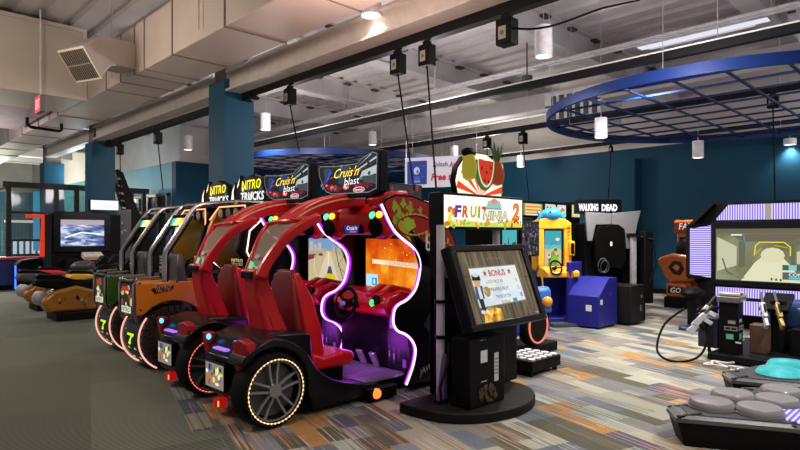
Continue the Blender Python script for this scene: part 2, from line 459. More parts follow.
# ------------------------------------------------------------------ power tracks with drop boxes
def track(name_label, x, z, y0, y1, w=.10, h=.12):
    t = thing('power_track', name_label, 'power track', (x, (y0+y1)/2, z), group='black power tracks')
    MB().box(x-w/2, x+w/2, y0, y1, z-h/2, z+h/2).build('rail', BLACKM, t, .004)
    MB().box(x-w/2-.03, x+w/2+.03, y1-.25, y1, z-h/2-.03, z+h/2+.03).build('end_cap', BLACKM, t, .006)
    MB().box(x-w/2-.012, x-w/2-.002, y0, y1, z+h/2-.015, z+h/2+.004).build('conductor_strip', mat('pale_strip', (.55, .53, .5), .4), t, smooth=0)
    y = y0+.6
    while y < y1: MB().cyl((x, y, z+h/2), .006, 5.4-z-h/2, n=5).build('hanger_rod', SILVER, t); y += 2.4
    return t
track('black power track nearest the camera, ending at the big blue column', 5.05, 3.88, -3, 8.9, .12, .14)
track('black power track running between the two left blue columns', 5.05, 3.85, 9.55, 15.8, .12, .13)
track('second black power track out, passing over the edge of the blue ring', 7.96, 3.9, -3, 15)
track('third black power track, crossing behind the near blue ring', 11.04, 3.9, -3, 15.5)
track('farthest black power track, close to the blue wall', 14.2, 3.86, -3, 16, .09, .1)
def drop(px, tx, tz, label, w=.17, h=.25, cable=None, sway=0.):
    d = tx/(FW.x+RT.x*(px-400)/FPX); p = at(px, 235, d); p.z = tz-.05-h/2
    t = thing('power_drop_box', label, 'power box', p, group='track power boxes')
    MB().box(p.x-w*.4, p.x+w*.4, p.y-w/2, p.y+w/2, p.z-h/2, p.z+h/2).build('box', BLACK, t, .01)
    MB().box(p.x-w*.2, p.x+w*.2, p.y-w/4, p.y+w/4, p.z+h/2, p.z+h/2+.046).build('clip', BLACKM, t)
    a = artX(p.x-w*.4, p.y+w*.3, p.z-h*.3); a.rect(0, 0, w*.5, h*.5, pr('#8f8f88')); a.ell(w*.25, h*.25, w*.14, w*.14, pr('#5a5a58')); a.build('sticker', t)
    if cable is not None:
        q = at(*cable); pts = []
        for i in range(9):
            f = i/8; pts.append(p.lerp(q, f)-Vector((0, 0, h/2*(1-f)))+Vector((sway*math.sin(f*PI), 0, 0)))
        MB().tube(pts, .011, 6).build('power_cable', RUBBER, t)
    return t
drop(290, 5.05, 3.81, 'black power box by the big blue column, cable running to the left red racing cabinet', cable=(299, 151, 8.0))
drop(398, 5.05, 3.81, 'left one of the two black power boxes above the near racing cabinet', cable=(414, 190, 6.3))
drop(427, 5.05, 3.81, 'right one of the two black power boxes above the near racing cabinet', cable=(437, 200, 5.9))
BIG = drop(507, 5.05, 3.81, 'largest black power box at the top, with a cord swinging to the right', .19, .27)
drop(487, 11.04, 3.84, 'small black power box above the pineapple topper', cable=(490, 210, 11.6))
drop(523, 11.04, 3.84, 'small black power box with a cable dropping to the yellow game', cable=(529, 200, 11.4))
drop(773, 11.04, 3.84, 'black power box inside the near blue ring, cable dropping to the gun game', .16, .2, cable=(775, 203, 9.9))
drop(120, 5.05, 3.785, 'black power box on the left track near the second blue column', cable=(121, 200, 14))
drop(158, 5.05, 3.785, 'black power box on the left track beside a plain white lamp', cable=(163, 190, 12.4))
drop(611, 14.2, 3.81, 'black power box on the far track, cable reaching the zombie cabinet', .1, .14, cable=(608, 205, 11.6))
pts = []
for i in range(15):
    f = i/14; q = at(511+(640-511)*f, 28+(0-28)*f+10*math.sin(PI*min(1, f*1.4))*(1-f), 5.75+.4*f); pts.append(q)
MB().tube(pts, .011, 6).build('power_cord', RUBBER, BIG)

# ------------------------------------------------------------------ blue grid rings
RINGB = mat('blue_ring_paint', (.003, .020, .115), .45, 0, .08, spec=.3)
def ring(cx, cy, z, R, label, n_w=.65):
    t = thing('ceiling_ring', label, 'ceiling ring', (cx, cy, z), group=None)
    N = 72; b = MB()
    rs = []
    for k in range(N):
        c, s = math.cos(2*PI*k/N), math.sin(2*PI*k/N)
        rs.append([Vector((cx+c*(R+e1), cy+s*(R+e1), z+e2)) for e1, e2 in ((-.025, -.075), (.025, -.075), (.025, .075), (-.025, .075))])
    b.rings(rs, False, True).build('hoop', RINGB, t)
    n = int(R/n_w)
    for i in range(-n, n+1):
        off = i*n_w; hw = math.sqrt(max(0, R*R-off*off))-.02
        MB().box(cx+off-.015, cx+off+.015, cy-hw, cy+hw, z-.0, z+.03).build('grid_bar', RINGB, t)
        MB().box(cx-hw, cx+hw, cy+off-.015, cy+off+.015, z-.03, z-.0).build('grid_bar', RINGB, t)
    for k in range(8):
        c, s = math.cos(2*PI*k/8), math.sin(2*PI*k/8); MB().cyl((cx+c*R, cy+s*R, z+.07), .005, 5.4-z-.07, n=5).build('hanger_wire', SILVER, t)
ring(10.82, 3.0, 3.6, 3.05, 'large blue grid ring hanging over the floor on the right')
ring(10.7, 13.5, 3.55, 3.05, 'blue grid ring hanging far behind the racing marquees')

# ------------------------------------------------------------------ pendant cylinder lamps
LAMPS = []
def pendant(px, pyb, d, r, h, label, power, on=1.):
    p = at(px, pyb, d)
    t = thing('pendant_lamp', label, 'lamp', p, group='white cylinder pendant lamps')
    MB().lathe([(r*.8, .012), (r, .0), (r, h), (r*.5, h+.01), (.02, h+.02)], p, n=24).build('lamp_shade', mat('white_lamp_shade', (.78, .77, .8), .45), t)
    MB().cyl(p+Vector((0, 0, .005)), r*.82, .006, n=24).build('diffuser', em('#fff4e4', 3.0*on) if on > .2 else em('#e8e4e0', .35), t)
    MB().cyl(p+Vector((0, 0, h+.02)), .007, max(.05, 5.38-p.z-h-.02), n=6).build('stem', SILVER, t)
    if power:
        l = bpy.data.lights.new('pendant_light', 'SPOT'); l.energy = power; l.color = (1, .94, .86); l.spot_size = math.radians(125); l.spot_blend = .7; l.shadow_soft_size = .1
        o = bpy.data.objects.new('pendant_light', l); COL.objects.link(o); o.location = p-Vector((0, 0, .03))
        LAMPS.append(o)
PW = 420
pendant(371, 16, 7.0, .125, .36, 'largest white pendant lamp, at the top beside the beige beam', PW*.1)
pendant(543.5, 57, 8.4, .125, .44, 'white pendant lamp lit above the middle of the floor, left of the near ring', PW*1.3)
pendant(601, 138, 9.6, .10, .33, 'white pendant lamp hanging at the left rim of the near blue ring', PW*.5)
pendant(698, 158, 12.3, .11, .36, 'white pendant lamp against the blue wall above the orange racing game', PW*.9)
pendant(790, 145, 12.8, .125, .14, 'short white pendant lamp by the right edge under the near ring', PW*.3)
pendant(372.5, 145, 17.5, .125, .40, 'white pendant lamp beyond the right racing marquee', PW)
pendant(265.5, 130, 14.2, .125, .40, 'white pendant lamp just right of the big blue column', PW)
pendant(188, 150, 16.5, .125, .40, 'white pendant lamp left of the big blue column', PW*.8)
pendant(137, 159, 22, .125, .40, 'plain white pendant lamp far left beyond the second column', PW*1.2)
pendant(454, 157, 16.0, .11, .30, 'small white pendant lamp above the blue and white banner', PW*.8)
pendant(521, 167, 16.3, .11, .32, 'small white pendant lamp in front of the wall above the yellow game', PW*.7)

# linear lamps between the beams
def strip_lamp(x, y0, y1, z, label, s=1.1):
    t = thing('strip_lamp', label, 'ceiling light', (x, (y0+y1)/2, z), group='linear ceiling lights')
    MB().box(x-.12, x+.12, y0, y1, z, z+.07).build('lamp_housing', WHITEP, t, .008)
    MB().box(x-.10, x+.10, y0+.03, y1-.03, z-.012, z).build('diffuser', em('#f2f2ff', s), t)
    for y in (y0+.3, y1-.3): MB().cyl((x, y, z+.07), .006, 5.4-z-.07, n=5).build('hanger_rod', SILVER, t)
strip_lamp(10.5, 2.4, 4.5, 4.9, 'linear ceiling light above the near part of the right ring', .9)
strip_lamp(10.9, 2.5, 4.5, 5.0, 'linear ceiling light beside another one above the right ring', .6)
strip_lamp(13.5, 1.6, 4.7, 4.86, 'linear ceiling light seen through the grid of the right ring', 1.0)
strip_lamp(6.3, 8.9, 11.2, 5.1, 'linear ceiling light beyond the beige beam by the column', .9)
# ------------------------------------------------------------------ red twin-seat style racing cabinets
GLOSSK = mat('glossy_black', (.006, .006, .007), .25, 0, .05, 6, .08, spec=.22)
REDD = mat('deep_red_seat', (.23, .012, .016), .42, 0, .12, 5)
LEDP = em('#ffc0f6', 2.3); LEDM = em('#a010e0', 2.0); LEDW = em('#ffcf9a', 1.7); LEDR = em('#ff6a50', 1.6); LEDB = em('#4aa8ff', 3.0)
EDGE = [(3.57, 1.78), (3.62, 1.70), (3.67, 1.62), (3.745, 1.53), (3.86, 1.452), (3.97, 1.39), (4.04, 1.32), (4.078, 1.24), (4.078, 1.15), (4.05, 1.05), (4.01, .97), (3.91, .89), (3.79, .85),
        (3.735, .80), (3.72, .69), (3.77, .61), (3.88, .56), (3.96, .50), (4.01, .42), (4.01, .34), (3.97, .22), (3.89, .08)]
def curve2(pts, n=4):
    out = []
    m = len(pts)
    for i in range(m-1):
        p0, p1, p2, p3 = pts[max(i-1, 0)], pts[i], pts[i+1], pts[min(i+2, m-1)]
        for k in range(n):
            t = k/n
            out.append(tuple(.5*(2*p1[j]+(p2[j]-p0[j])*t+(2*p0[j]-5*p1[j]+4*p2[j]-p3[j])*t*t+(3*p1[j]-p0[j]-3*p2[j]+p3[j])*t**3) for j in range(len(p1))))
    out.append(pts[-1]); return out
EDGEC = curve2(EDGE, 3)
SIDE = EDGEC+[(4.60, .04), (4.60, 1.42), (4.44, 1.66), (4.22, 1.81), (3.95, 1.875), (3.72, 1.875), (3.60, 1.83)]

def racing_wheel(parent, cx, cz, y0, y1, out, R=.29, led=LEDW):
    """tyre between y0 and y1; out = -1 when the outer face looks to -Y"""
    yo = y0 if out < 0 else y1; ax = (0, out, 0); yi = y1 if out < 0 else y0
    w = abs(y1-y0)
    wh = MB().lathe([(R*.80, .0), (R*.93, .0), (R*.99, -.03), (R, -.06), (R, -w+.05), (R*.97, -w+.01), (R*.7, -w), (R*.7, -.09), (R*.79, -.08), (R*.80, 0)], (cx, yo, cz), ax, 40)
    wh.f = [f for f in wh.f if len(f) == 4]; wh.fm = wh.fm[:len(wh.f)]
    wh = wh.build('wheel', RUBBER, parent)
    rim = MB()
    A = Vector(ax)
    rim.torus(Vector((cx, yo, cz))-A*.02, ax, R*.80, .012, 40, 6)
    rim.cyl(Vector((cx, yo, cz))-A*.06, .055, .045, ax, 16)
    for k in range(5):
        a0 = 2*PI*k/5+.35
        for s in (-1, 1):
            c1 = Vector((math.cos(a0+s*.45), 0, math.sin(a0+s*.45)))*.045
            c2 = Vector((math.cos(a0+s*.19), 0, math.sin(a0+s*.19)))*R*.79
            o = Vector((cx, yo, cz))-A*.035
            rim.strip([o+c1, o+c1.lerp(c2, .5)-A*.01, o+c2], ax, .018, .02)
    rim.build('rim', mat('gunmetal_rim', (.34, .34, .36), .3, .7), wh)
    MB().cyl(Vector((cx, yo, cz))-A*.10, R*.7, .02, ax, 32).build('brake_disc', GREYD, wh)
    b = MB()
    for k in range(46):
        a0 = 2*PI*k/46; b.ball((cx+math.cos(a0)*R*.845, yo-.004*(-out), cz+math.sin(a0)*R*.845), .0075, 6, 4)
    b.torus(Vector((cx, yo, cz))+A*.001, ax, R*.845, .002, 46, 4)
    b.build('led_ring', led, wh)
    return wh

def marquee_art(parent, yl, x):
    """backlit header 0.94 wide seen from the driver's side"""
    a = artX(x, yl, 1.87)
    W = .94; K = em('#0a0c12', 1.)
    O = [(.03, .30), (.05, .22), (.10, .14), (.15, .07), (.25, .04), (.80, .03), (.91, .06), (.92, .38), (.86, .40), (.70, .35), (.64, .31), (.30, .31), (.06, .33)]
    a.poly(O, em('#161a22', .9))
    a.polys([[(.35, .30), (.52, .31), (.42, .12), (.33, .14)], [(.10, .30), (.20, .30), (.16, .15), (.11, .18)]], em('#2a4060', .9))
    a.polys([[(.12+.02*i, .14+.025*i), (.14+.02*i, .15+.025*i), (.22+.006*i, .29-.01*i), (.205+.006*i, .285-.01*i)] for i in range(5)], em('#3050d8', 1.))
    a.polys([[(.66, .17), (.905, .20), (.905, .28), (.7, .235)], [(.62, .255), (.9, .36), (.9, .34), (.63, .245)], [(.6, .27), (.84, .385), (.82, .385)]], em('#b8c8c8', 1.))
    a.polys([[(.7, .19), (.9, .185), (.9, .10), (.72, .13)]], em('#4a5258', .8))
    a.polys([[(.10, .15), (.30, .13), (.40, .09), (.33, .055), (.16, .085)], [(.55, .13), (.78, .12), (.86, .09), (.6, .07)]], em('#7a1020', 1.))
    a.ells([(.24, .105, .03, .018), (.46, .10, .05, .028), (.15, .13, .02, .012)], em('#ff5a50', 1.2)); a.ells([(.46, .10, .025, .014), (.47, .16, .018, .01)], em('#ffe0e0', 1.3))
    a.line([(.17, .19), (.30, .215), (.45, .235), (.7, .25)], .008, em('#e02828', 1.2))
    a.spots(.06, .06, .88, .32, 10, [em('#3a4a5c', .8), em('#1c2434', .9), em('#6a7884', .8)], .008, .022, 4)
    a.text("Cruis'n", .26, .19, .64, .285, em('#fff04a', 1.3), .55, .03, .0)
    a.text('blast', .44, .115, .66, .185, em('#ffffff', 1.3), .2, .03, -.005)
    a.ell(.66, .062, .085, .028, em('#e8e8e8', 1.1)); a.ell(.66, .062, .078, .022, em('#b01820', 1.)); a.text('Nintendo', .60, .052, .72, .074, em('#ffffff', 1.1))
    a.line([O[i] for i in range(len(O))]+[O[0]], .008, em('#8a9098', .8))
    a.build('header_picture', parent)

def cruiser_body():
    t = thing('racing_cabinet', 'near red racing cabinet with orange picture on its screen, next to the kiosk', 'arcade game', (3.3, 4.42, 0), group='red racing cabinets')
    Y0, Y1 = 3.88, 4.96
    MB().box(2.6, 4.56, 4.02, 4.9, .03, .15).build('chassis', BLACKM, t, .01)
    # driver tunnel and tread plate
    tp = MB().box(3.4, 3.95, 3.95, 4.88, .15, .17)
    for i in range(14): tp.box(3.42+i*.038, 3.435+i*.038, 3.96, 4.87, .17, .178)
    tp.build('tread_plate', mat('tread_plate', (.25, .23, .27), .35, .4), t, smooth=0)
    # tail
    tail = MB().prism([(2.42, .10), (2.31, .16), (2.27, .34), (2.31, .56), (2.38, .66), (2.55, .70), (2.95, .66), (3.0, .12)], 'y', 4.10, 4.74).build('tail', GLOSSK, t, .03, seg=3)
    MB().box(2.262, 2.32, 4.34, 4.55, .55, .568).build('brake_light', em('#b878ff', 1.0), tail, .008)
    MB().box(2.255, 2.34, 4.22, 4.62, .475, .515).build('bumper_bar', GLOSSK, tail, .012)
    lp = MB().box(2.225, 2.27, 4.27, 4.60, .24, .46).build('licence_plate', BLACK, tail, .006)
    a = artX(2.225, 4.59, .25); a.rect(0, 0, .31, .2, em('#9a9080', .8)); a.spots(.03, .03, .28, .17, 4, [em('#e8dc70', 1.), em('#d87030', .9), em('#5060a8', .9), em('#f0f0e8', 1.), em('#303028', .8)], .012, .034, 5)
    a.build('plate_picture', lp)
    MB().prism([(4.13, .67), (4.02, .70), (3.92, .68), (3.90, .62), (4.02, .44), (4.09, .46)], 'x', 2.215, 2.30).build('tail_lamp', mat('red_lens', (.36, .008, .014), .35, 0, .1, 5, 0, spec=.2), tail, .012)
    MB().prism([(4.70, .66), (4.80, .66), (4.78, .56), (4.72, .46), (4.68, .5)], 'x', 2.29, 2.37).build('tail_lamp', mat('red_lens', (.36, .008, .014)), tail, .012)
    for yy in (4.20, 4.66): MB().ball((2.285, yy, .635), (.02, .022, .026)).build('led_lamp', LEDB, tail)
    MB().prism([(4.46, .06), (4.58, .05), (4.60, .12), (4.47, .15)], 'x', 2.285, 2.36).build('reflector', em('#d01818', .55), tail, .01)
    MB().box(2.279, 2.29, 4.475, 4.49, .075, .12).build('reflector_lamp', em('#ffb060', 1.4), tail)
    # wheels and fenders
    racing_wheel(t, 2.45, .29, Y0-.02, Y0+.19, -1)
    for y0, y1 in ((3.90, 4.14),):
        pts = curve2([(2.17, .52), (2.24, .61), (2.38, .68), (2.52, .685), (2.66, .62), (2.78, .52), (2.87, .39), (3.02, .28), (3.25, .20), (3.55, .15)], 3)+[(3.6, .06), (2.84, .06)]
        for k in range(0, 13):
            an = math.radians(-10+k*12.5); pts.append((2.45+.325*math.cos(an), .29+.325*math.sin(an)))
        MB().prism(pts, 'y', y0, y1).build('fender', GLOSSK, t, .025, seg=3)
    MB().prism([(2.75, .05), (3.9, .05), (3.9, .10), (3.4, .16), (2.75, .28)], 'y', 4.0, 4.9).build('floor_shell', BLACK, t, .015)
    for y in (3.86, 4.90):
        f = MB().box(3.38, 3.72, y-.03, y+.07, .02, .13).build('corner_foot', BLACK, t, .015)
        MB().lathe([(.0, .03), (.03, .025), (.045, .01), (.048, 0)], (3.46, y-.03, .085), (-.5, -1, .1), 14).build('marker_lamp', em('#ff8a3a', 1.5), f)
    # seat
    s = MB()
    s.strip([(3.02, 4.46, .36), (2.98, 4.46, .58), (2.94, 4.46, .82), (2.92, 4.46, 1.06), (2.94, 4.46, 1.19)], (0, 1, 0), [.14, .12, .11, .09, .05], [.40, .42, .42, .36, .24])
    sb = s.build('seat_back', REDD, t, .03, seg=3)
    MB().strip([(3.08, 4.46, .48), (3.05, 4.46, .62), (3.01, 4.46, .85), (3.0, 4.46, 1.03)], (0, 1, 0), [.06, .06, .06, .05], [.24, .26, .26, .20]).build('back_pad', mat('grey_seat_fabric', (.06, .055, .05), .8), sb, .015)
    for sg in (-1, 1):
        MB().strip([(3.10, 4.46+sg*.20, .40), (3.06, 4.46+sg*.22, .62), (2.99, 4.46+sg*.21, .92), (2.93, 4.46+sg*.14, 1.16)], (0, 1, 0), [.20, .18, .14, .07], [.06, .07, .06, .04]).build('side_bolster', REDG, sb, .02)
    c = MB().prism([(2.98, .30), (3.42, .30), (3.48, .36), (3.46, .42), (3.36, .44), (3.12, .41), (3.0, .46)], 'y', 4.14, 4.78).build('seat_cushion', REDG, t, .03, seg=3)
    MB().box(3.0, 3.38, 4.2, 4.68, .14, .31).build('seat_base', BLACK, t, .01)
    # canopy neck and rails
    MB().strip([(2.74, 4.47, .60), (2.70, 4.47, .78), (2.62, 4.45, 1.02), (2.60, 4.43, 1.20)], (0, 1, 0), [.18, .16, .14, .12], [.36, .26, .22, .24]).build('canopy_post', REDG, t, .03, seg=3)
    for sg in (-1, 1): MB().strip([(2.80, 4.47+sg*.15, .58), (2.72, 4.47+sg*.10, .84), (2.63, 4.45+sg*.09, 1.08)], (0, 1, 0), [.14, .12, .10], [.07, .06, .05]).build('post_rib', REDG, t, .015)
    MB().box(2.52, 2.66, 4.30, 4.56, 1.12, 1.21).build('post_crossbar', REDG, t, .02)
    MB().box(2.505, 2.52, 4.34, 4.52, 1.13, 1.19).build('post_vent', BLACK, t, .01)
    ar = curve2([(2.90, 4.44, 1.585), (3.02, 4.45, 1.66), (3.20, 4.47, 1.74), (3.45, 4.49, 1.81), (3.72, 4.50, 1.845), (4.0, 4.5, 1.85)], 4); n = len(ar)
    arch = MB().strip(ar, (0, 1, 0), [.10+.04*min(1, i/8) for i in range(n)], [.24]*n).build('arch', REDG, t, .03, seg=3)
    MB().strip([Vector(p)+Vector((-.02, -.123, .02)) for p in ar[3:]], (0, 1, 0), .016, .006).build('highlight_stripe', mat('highlight_stripe', (.75, .55, .32), .3), arch)  # cream strips imitate the light line reflected along the arch
    MB().strip([Vector(p)+Vector((-.045, -.05, .062)) for p in ar[3:]], (0, 1, 0), .008, .012).build('highlight_stripe', mat('highlight_stripe', (.75, .55, .32), .3), arch)
    MB().strip([(2.90, 4.72, 1.60), (2.955, 4.45, 1.635), (2.96, 4.10, 1.635)], (1, 0, .2), .05, .07).build('canopy_crossbar', REDG, t, .015)
    lr = curve2([(2.58, 4.56, 1.16), (2.66, 4.58, 1.32), (2.77, 4.64, 1.48), (2.90, 4.72, 1.60)], 4)
    MB().strip(lr, (0, 1, 0), .05, .035).build('canopy_rail', REDG, t, .01)
    rr = curve2([(2.53, 4.25, 1.14), (2.61, 4.22, 1.30), (2.73, 4.15, 1.48), (2.87, 4.09, 1.59), (3.0, 4.06, 1.655)], 4); n = len(rr)
    MB().strip(rr, (0, 1, 0), [.085]*n, [.075]*n).build('canopy_rail', REDG, t, .02, seg=3)
    MB().strip([(3.6, 4.04, 1.80), (3.75, 4.04, 1.86), (4.0, 4.04, 1.88)], (0, 1, 0), .1, .16).build('arch_stub', REDG, t, .02)
    gl = MB()
    L = [(2.60, 4.55, 1.20), (2.66, 4.57, 1.33), (2.77, 4.63, 1.49), (2.90, 4.71, 1.60)]; R = [(2.55, 4.28, 1.20), (2.61, 4.25, 1.33), (2.73, 4.18, 1.50), (2.90, 4.11, 1.61)]
    gl.add(L+R, [(0, 1, 5, 4), (1, 2, 6, 5), (2, 3, 7, 6)])
    gl = gl.build('windshield', glass('tinted_windshield', (.30, .26, .20), .78, .18), t)
    q = Vector((2.60, 4.54, 1.205)); u = (Vector((2.55, 4.28, 1.20))-q).normalized(); v = (Vector((2.66, 4.565, 1.33))-q); v = (v-u*v.dot(u)).normalized()
    a = Art(q, u, v, .016); a.poly([(.0, .0), (.12, .0), (.09, .06), (.0, .07)], em('#40d880', .8)); a.ell(.115, .115, .06, .018, pr('#c8c8c0')); a.ell(.115, .115, .054, .013, pr('#7a2028')); a.text('Nintendo', .075, .108, .155, .122, pr('#e8e8e0'))
    a.build('decal', gl)
    # side panels
    for nm, y0, y1 in (('a', Y0-.015, Y0+.03), ('b', Y1-.03, Y1+.015)):
        sp = MB().prism(SIDE, 'y', y0, y1).build('side_panel', GLOSSK, t, smooth=0)
        a = artY(y0, 0, 0) if nm == 'a' else Art((0, y1, 0), (-1, 0, 0), (0, 0, 1))
        f = (lambda P: P) if nm == 'a' else (lambda P: [(-x, z) for x, z in P])
        top = [p for p in EDGEC if p[1] > 1.05]; top = [(x+.02, z) for x, z in top]
        a.poly(f(top+[(4.585, 1.05), (4.585, 1.41), (4.43, 1.645), (4.21, 1.795), (3.95, 1.86), (3.73, 1.86), (3.62, 1.82)]), pr('#b01a1c'))
        a.poly(f([(3.72, 1.60), (3.80, 1.53), (3.97, 1.41), (4.06, 1.33), (4.10, 1.22), (4.10, 1.07), (4.585, 1.07), (4.585, 1.15), (4.3, 1.30), (4.0, 1.52), (3.78, 1.66)]), pr('#d8c028'))
        a.polys([f([(4.585, 1.05), (4.10, 1.05+.0*i), (3.9+.09*i, 1.53-.035*i), (4.02+.09*i, 1.40-.02*i)]) for i in range(1)]+[f([(3.86+.07*i, 1.58-.045*i), (3.94+.07*i, 1.57-.05*i), (4.06+.06*i, 1.22-.02*i), (4.2+.06*i, 1.18)]) for i in range(6)], pr('#100e08'))
        R_ = random.Random(3)
        a.polys([f([(c[0]+rr_*math.cos(q)*(1+.5*math.sin(3*q+c[0]*9)), c[1]+rr_*math.sin(q)*(1+.5*math.cos(4*q))) for q in [2*PI*k/11 for k in range(11)]]) for c, rr_ in (((3.72, 1.77), .045), ((3.83, 1.80), .04), ((3.78, 1.70), .05), ((3.92, 1.76), .05), ((3.88, 1.66), .045), ((4.06, 1.74), .03), ((3.72, 1.64), .035))], pr('#98bc38'))
        a.polys([f(P) for P in ([(3.80, 1.60), (3.86, 1.66), (3.97, 1.65), (4.0, 1.58), (3.9, 1.53)],)], pr('#b4d440'))
        e = [(3.80+.26*math.cos(q)*.9+.18, 1.60+.10*math.sin(q)) for q in [math.radians(40+k*14) for k in range(21)]]
        a.line(f(e), .022, pr('#f0c038')); a.line(f([(x+.006, z-.012) for x, z in e]), .008, pr('#201008'))
        if nm == 'a':
            a.text("ruis'n", 4.12, 1.44, 4.56, 1.58, pr('#f0c038'), .2, -.35, .03); a.text('blast', 4.13, 1.36, 4.45, 1.50, pr('#ffffff'), .1, -.45, .02)
            a.text('JAW', 4.05, .12, 4.22, .2, pr('#b0b0b0'), 0, .25); a.line([(4.3, .2), (4.36, .24), (4.46, .24), (4.5, .2), (4.44, .16), (4.34, .16), (4.3, .2)], .012, pr('#a0a0a0'))
            a.poly([(4.1, .62), (4.45, .30), (4.55, .30), (4.55, .9), (4.3, .9)], pr('#26303a')); a.poly([(4.2, .55), (4.5, .28), (4.56, .28), (4.56, .48)], pr('#8a7a18'))
        a.build('side_picture', sp)
        yy = y0+.004 if nm == 'a' else y1-.004
        MB().tube([(x-.014, yy, z) for x, z in EDGEC], .012, 6).build('led_strip', LEDP, sp)
        yy2 = y1+.012 if nm == 'a' else y0-.012
        MB().strip([(x-.004, (y0+.028) if nm == 'a' else (y1-.028), z) for x, z in EDGEC], (0, 1, 0), .012, .03).build('led_diffuser', LEDM, sp)
    # body behind the screen
    MB().box(4.27, 4.58, Y0+.03, Y1-.03, .05, 1.5).build('cabinet_back', BLACK, t, .01)
    pd = MB().box(3.93, 4.27, Y0+.04, Y1-.04, .13, .78).build('pedestal', GLOSSK, t, .015)
    a = artX(3.93, 4.17, .2); a.rect(-.01, .0, .27, .52, pr('#0c0c0e')); a.rect(.02, .38, .12, .50, STICK); a.rects([(.0, .06, .035, .22), (.06, .04, .10, .20), (.13, .08, .17, .2)], pr('#3a3a3e')); a.rects([(.01, .1, .025, .16), (.07, .08, .09, .14)], pr('#a8a8a8')); a.rect(.20, .02, .25, .10, em('#a040c0', .6))
    a.build('coin_door', pd)
    # screen
    sc = MB().box(4.20, 4.27, Y0+.04, Y1-.04, .84, 1.50).build('screen_bezel', BLACK, t, .01)
    # hood with speakers
    hood = MB().prism([(3.74, 1.50), (3.69, 1.58), (3.70, 1.70), (3.80, 1.80), (4.0, 1.85), (4.5, 1.83), (4.5, 1.50)], 'y', Y0+.03, Y1-.03).build('hood', REDG, t, .03, seg=3)
    for s in (-1, 1):
        y = 4.42+s*.36
        pod = MB().ball((3.76, y, 1.62), (.12, .155, .17), 18, 10).build('speaker_pod', REDG, hood)
        MB().lathe([(.085, 0), (.09, .02), (.03, .035)], (3.67, y+.0, 1.575), (-1, -.1, -.15), 20).build('speaker', BLACK, pod)
        MB().ball((3.665, y+.045, 1.685), (.03, .045, .038)).build('green_lamp', em('#58ffb0', 1.7), pod)
        MB().ball((3.665, y-.045, 1.69), (.03, .04, .036)).build('yellow_lamp', em('#ffd23c', 1.6), pod)
    cp = MB().prism([(4.56, 1.60), (4.53, 1.51), (4.31, 1.51), (4.28, 1.60)], 'x', 3.655, 3.74).build('centre_badge', BLACK, hood, .008)
    a = artX(3.655, 4.55, 1.515); a.poly([(.02, .08), (.26, .08), (.235, .0), (.045, .0)], em('#2a3c98', .8)); a.text("Cruis'n", .06, .035, .22, .075, em('#f0f0f0', 1.), .3); a.text('blast', .12, .008, .21, .034, em('#ff6a50', 1.), .2); a.build('badge_picture', cp)
    # dash, steering wheel
    ds = MB().prism([(3.78, .74), (3.74, .82), (3.80, .92), (3.98, .96), (4.22, .90), (4.22, .70), (3.95, .68)], 'y', 4.02, 4.84).build('dashboard', REDG, t, .03, seg=3)
    for y in (4.16, 4.30):
        MB().strip([(3.77, y, .90), (3.95, y, .985), (4.2, y, .93)], (0, 1, 0), .05, .08).build('dash_rib', REDG, ds, .012)
    MB().ball((3.735, 4.20, .84), (.02, .03, .035)).build('start_button', em('#40ff60', 1.8), ds)
    MB().cyl((3.76, 4.16, .87), .05, .02, (-1, 0, .3), 16).build('dash_dial', BLACK, ds)
    sw = MB(); ax = Vector((-1, 0, .25)).normalized(); c = Vector((3.61, 4.44, .83))
    sw.torus(c, ax, .145, .020, 32, 8).cyl(c-ax*.035, .045, .05, ax, 16)
    for k in range(3):
        an = PI/2+2*PI*k/3; U = Vector((0, 1, 0)); V = ax.cross(U)
        sw.tube([c, c+(U*math.cos(an)+V*math.sin(an))*.14], .014, 6)
    sw = sw.build('steering_wheel', BLACK, t)
    MB().tube([c, (3.80, 4.44, .79)], .03, 10).build('steering_column', BLACK, sw)
    b = MB(); b.use(em('#e03028', .9)).ball(c+Vector((-.03, .075, .03)), (.012, .02, .03)); b.use(em('#3a70e0', .9)).ball(c+Vector((-.03, .03, .0)), (.012, .02, .025)); b.use(pr('#c0c0c0')).ball(c+Vector((-.03, 0, 0)), (.008, .02, .02)); b.build('wheel_button', None, sw)
    for y in (4.5, 4.3): MB().obox((3.86, y, .26), (.03, .08, .16), (0, -.5, 0)).build('pedal', SILVER, t, .006)
    # header
    hd = MB().prism([(4.88, 2.20), (4.855, 2.09), (4.80, 1.99), (4.74, 1.90), (4.64, 1.865), (4.05, 1.86), (3.92, 1.90), (3.905, 2.28), (3.98, 2.30), (4.14, 2.25), (4.21, 2.205), (4.54, 2.205), (4.82, 2.23)], 'x', 3.58, 3.68).build('header_board', BLACK, t, .008)
    marquee_art(hd, 4.86, 3.58)
    for y in (4.2, 4.6): MB().box(3.68, 3.86, y-.03, y+.03, 1.80, 2.05).build('header_bracket', BLACKM, t)
    return t

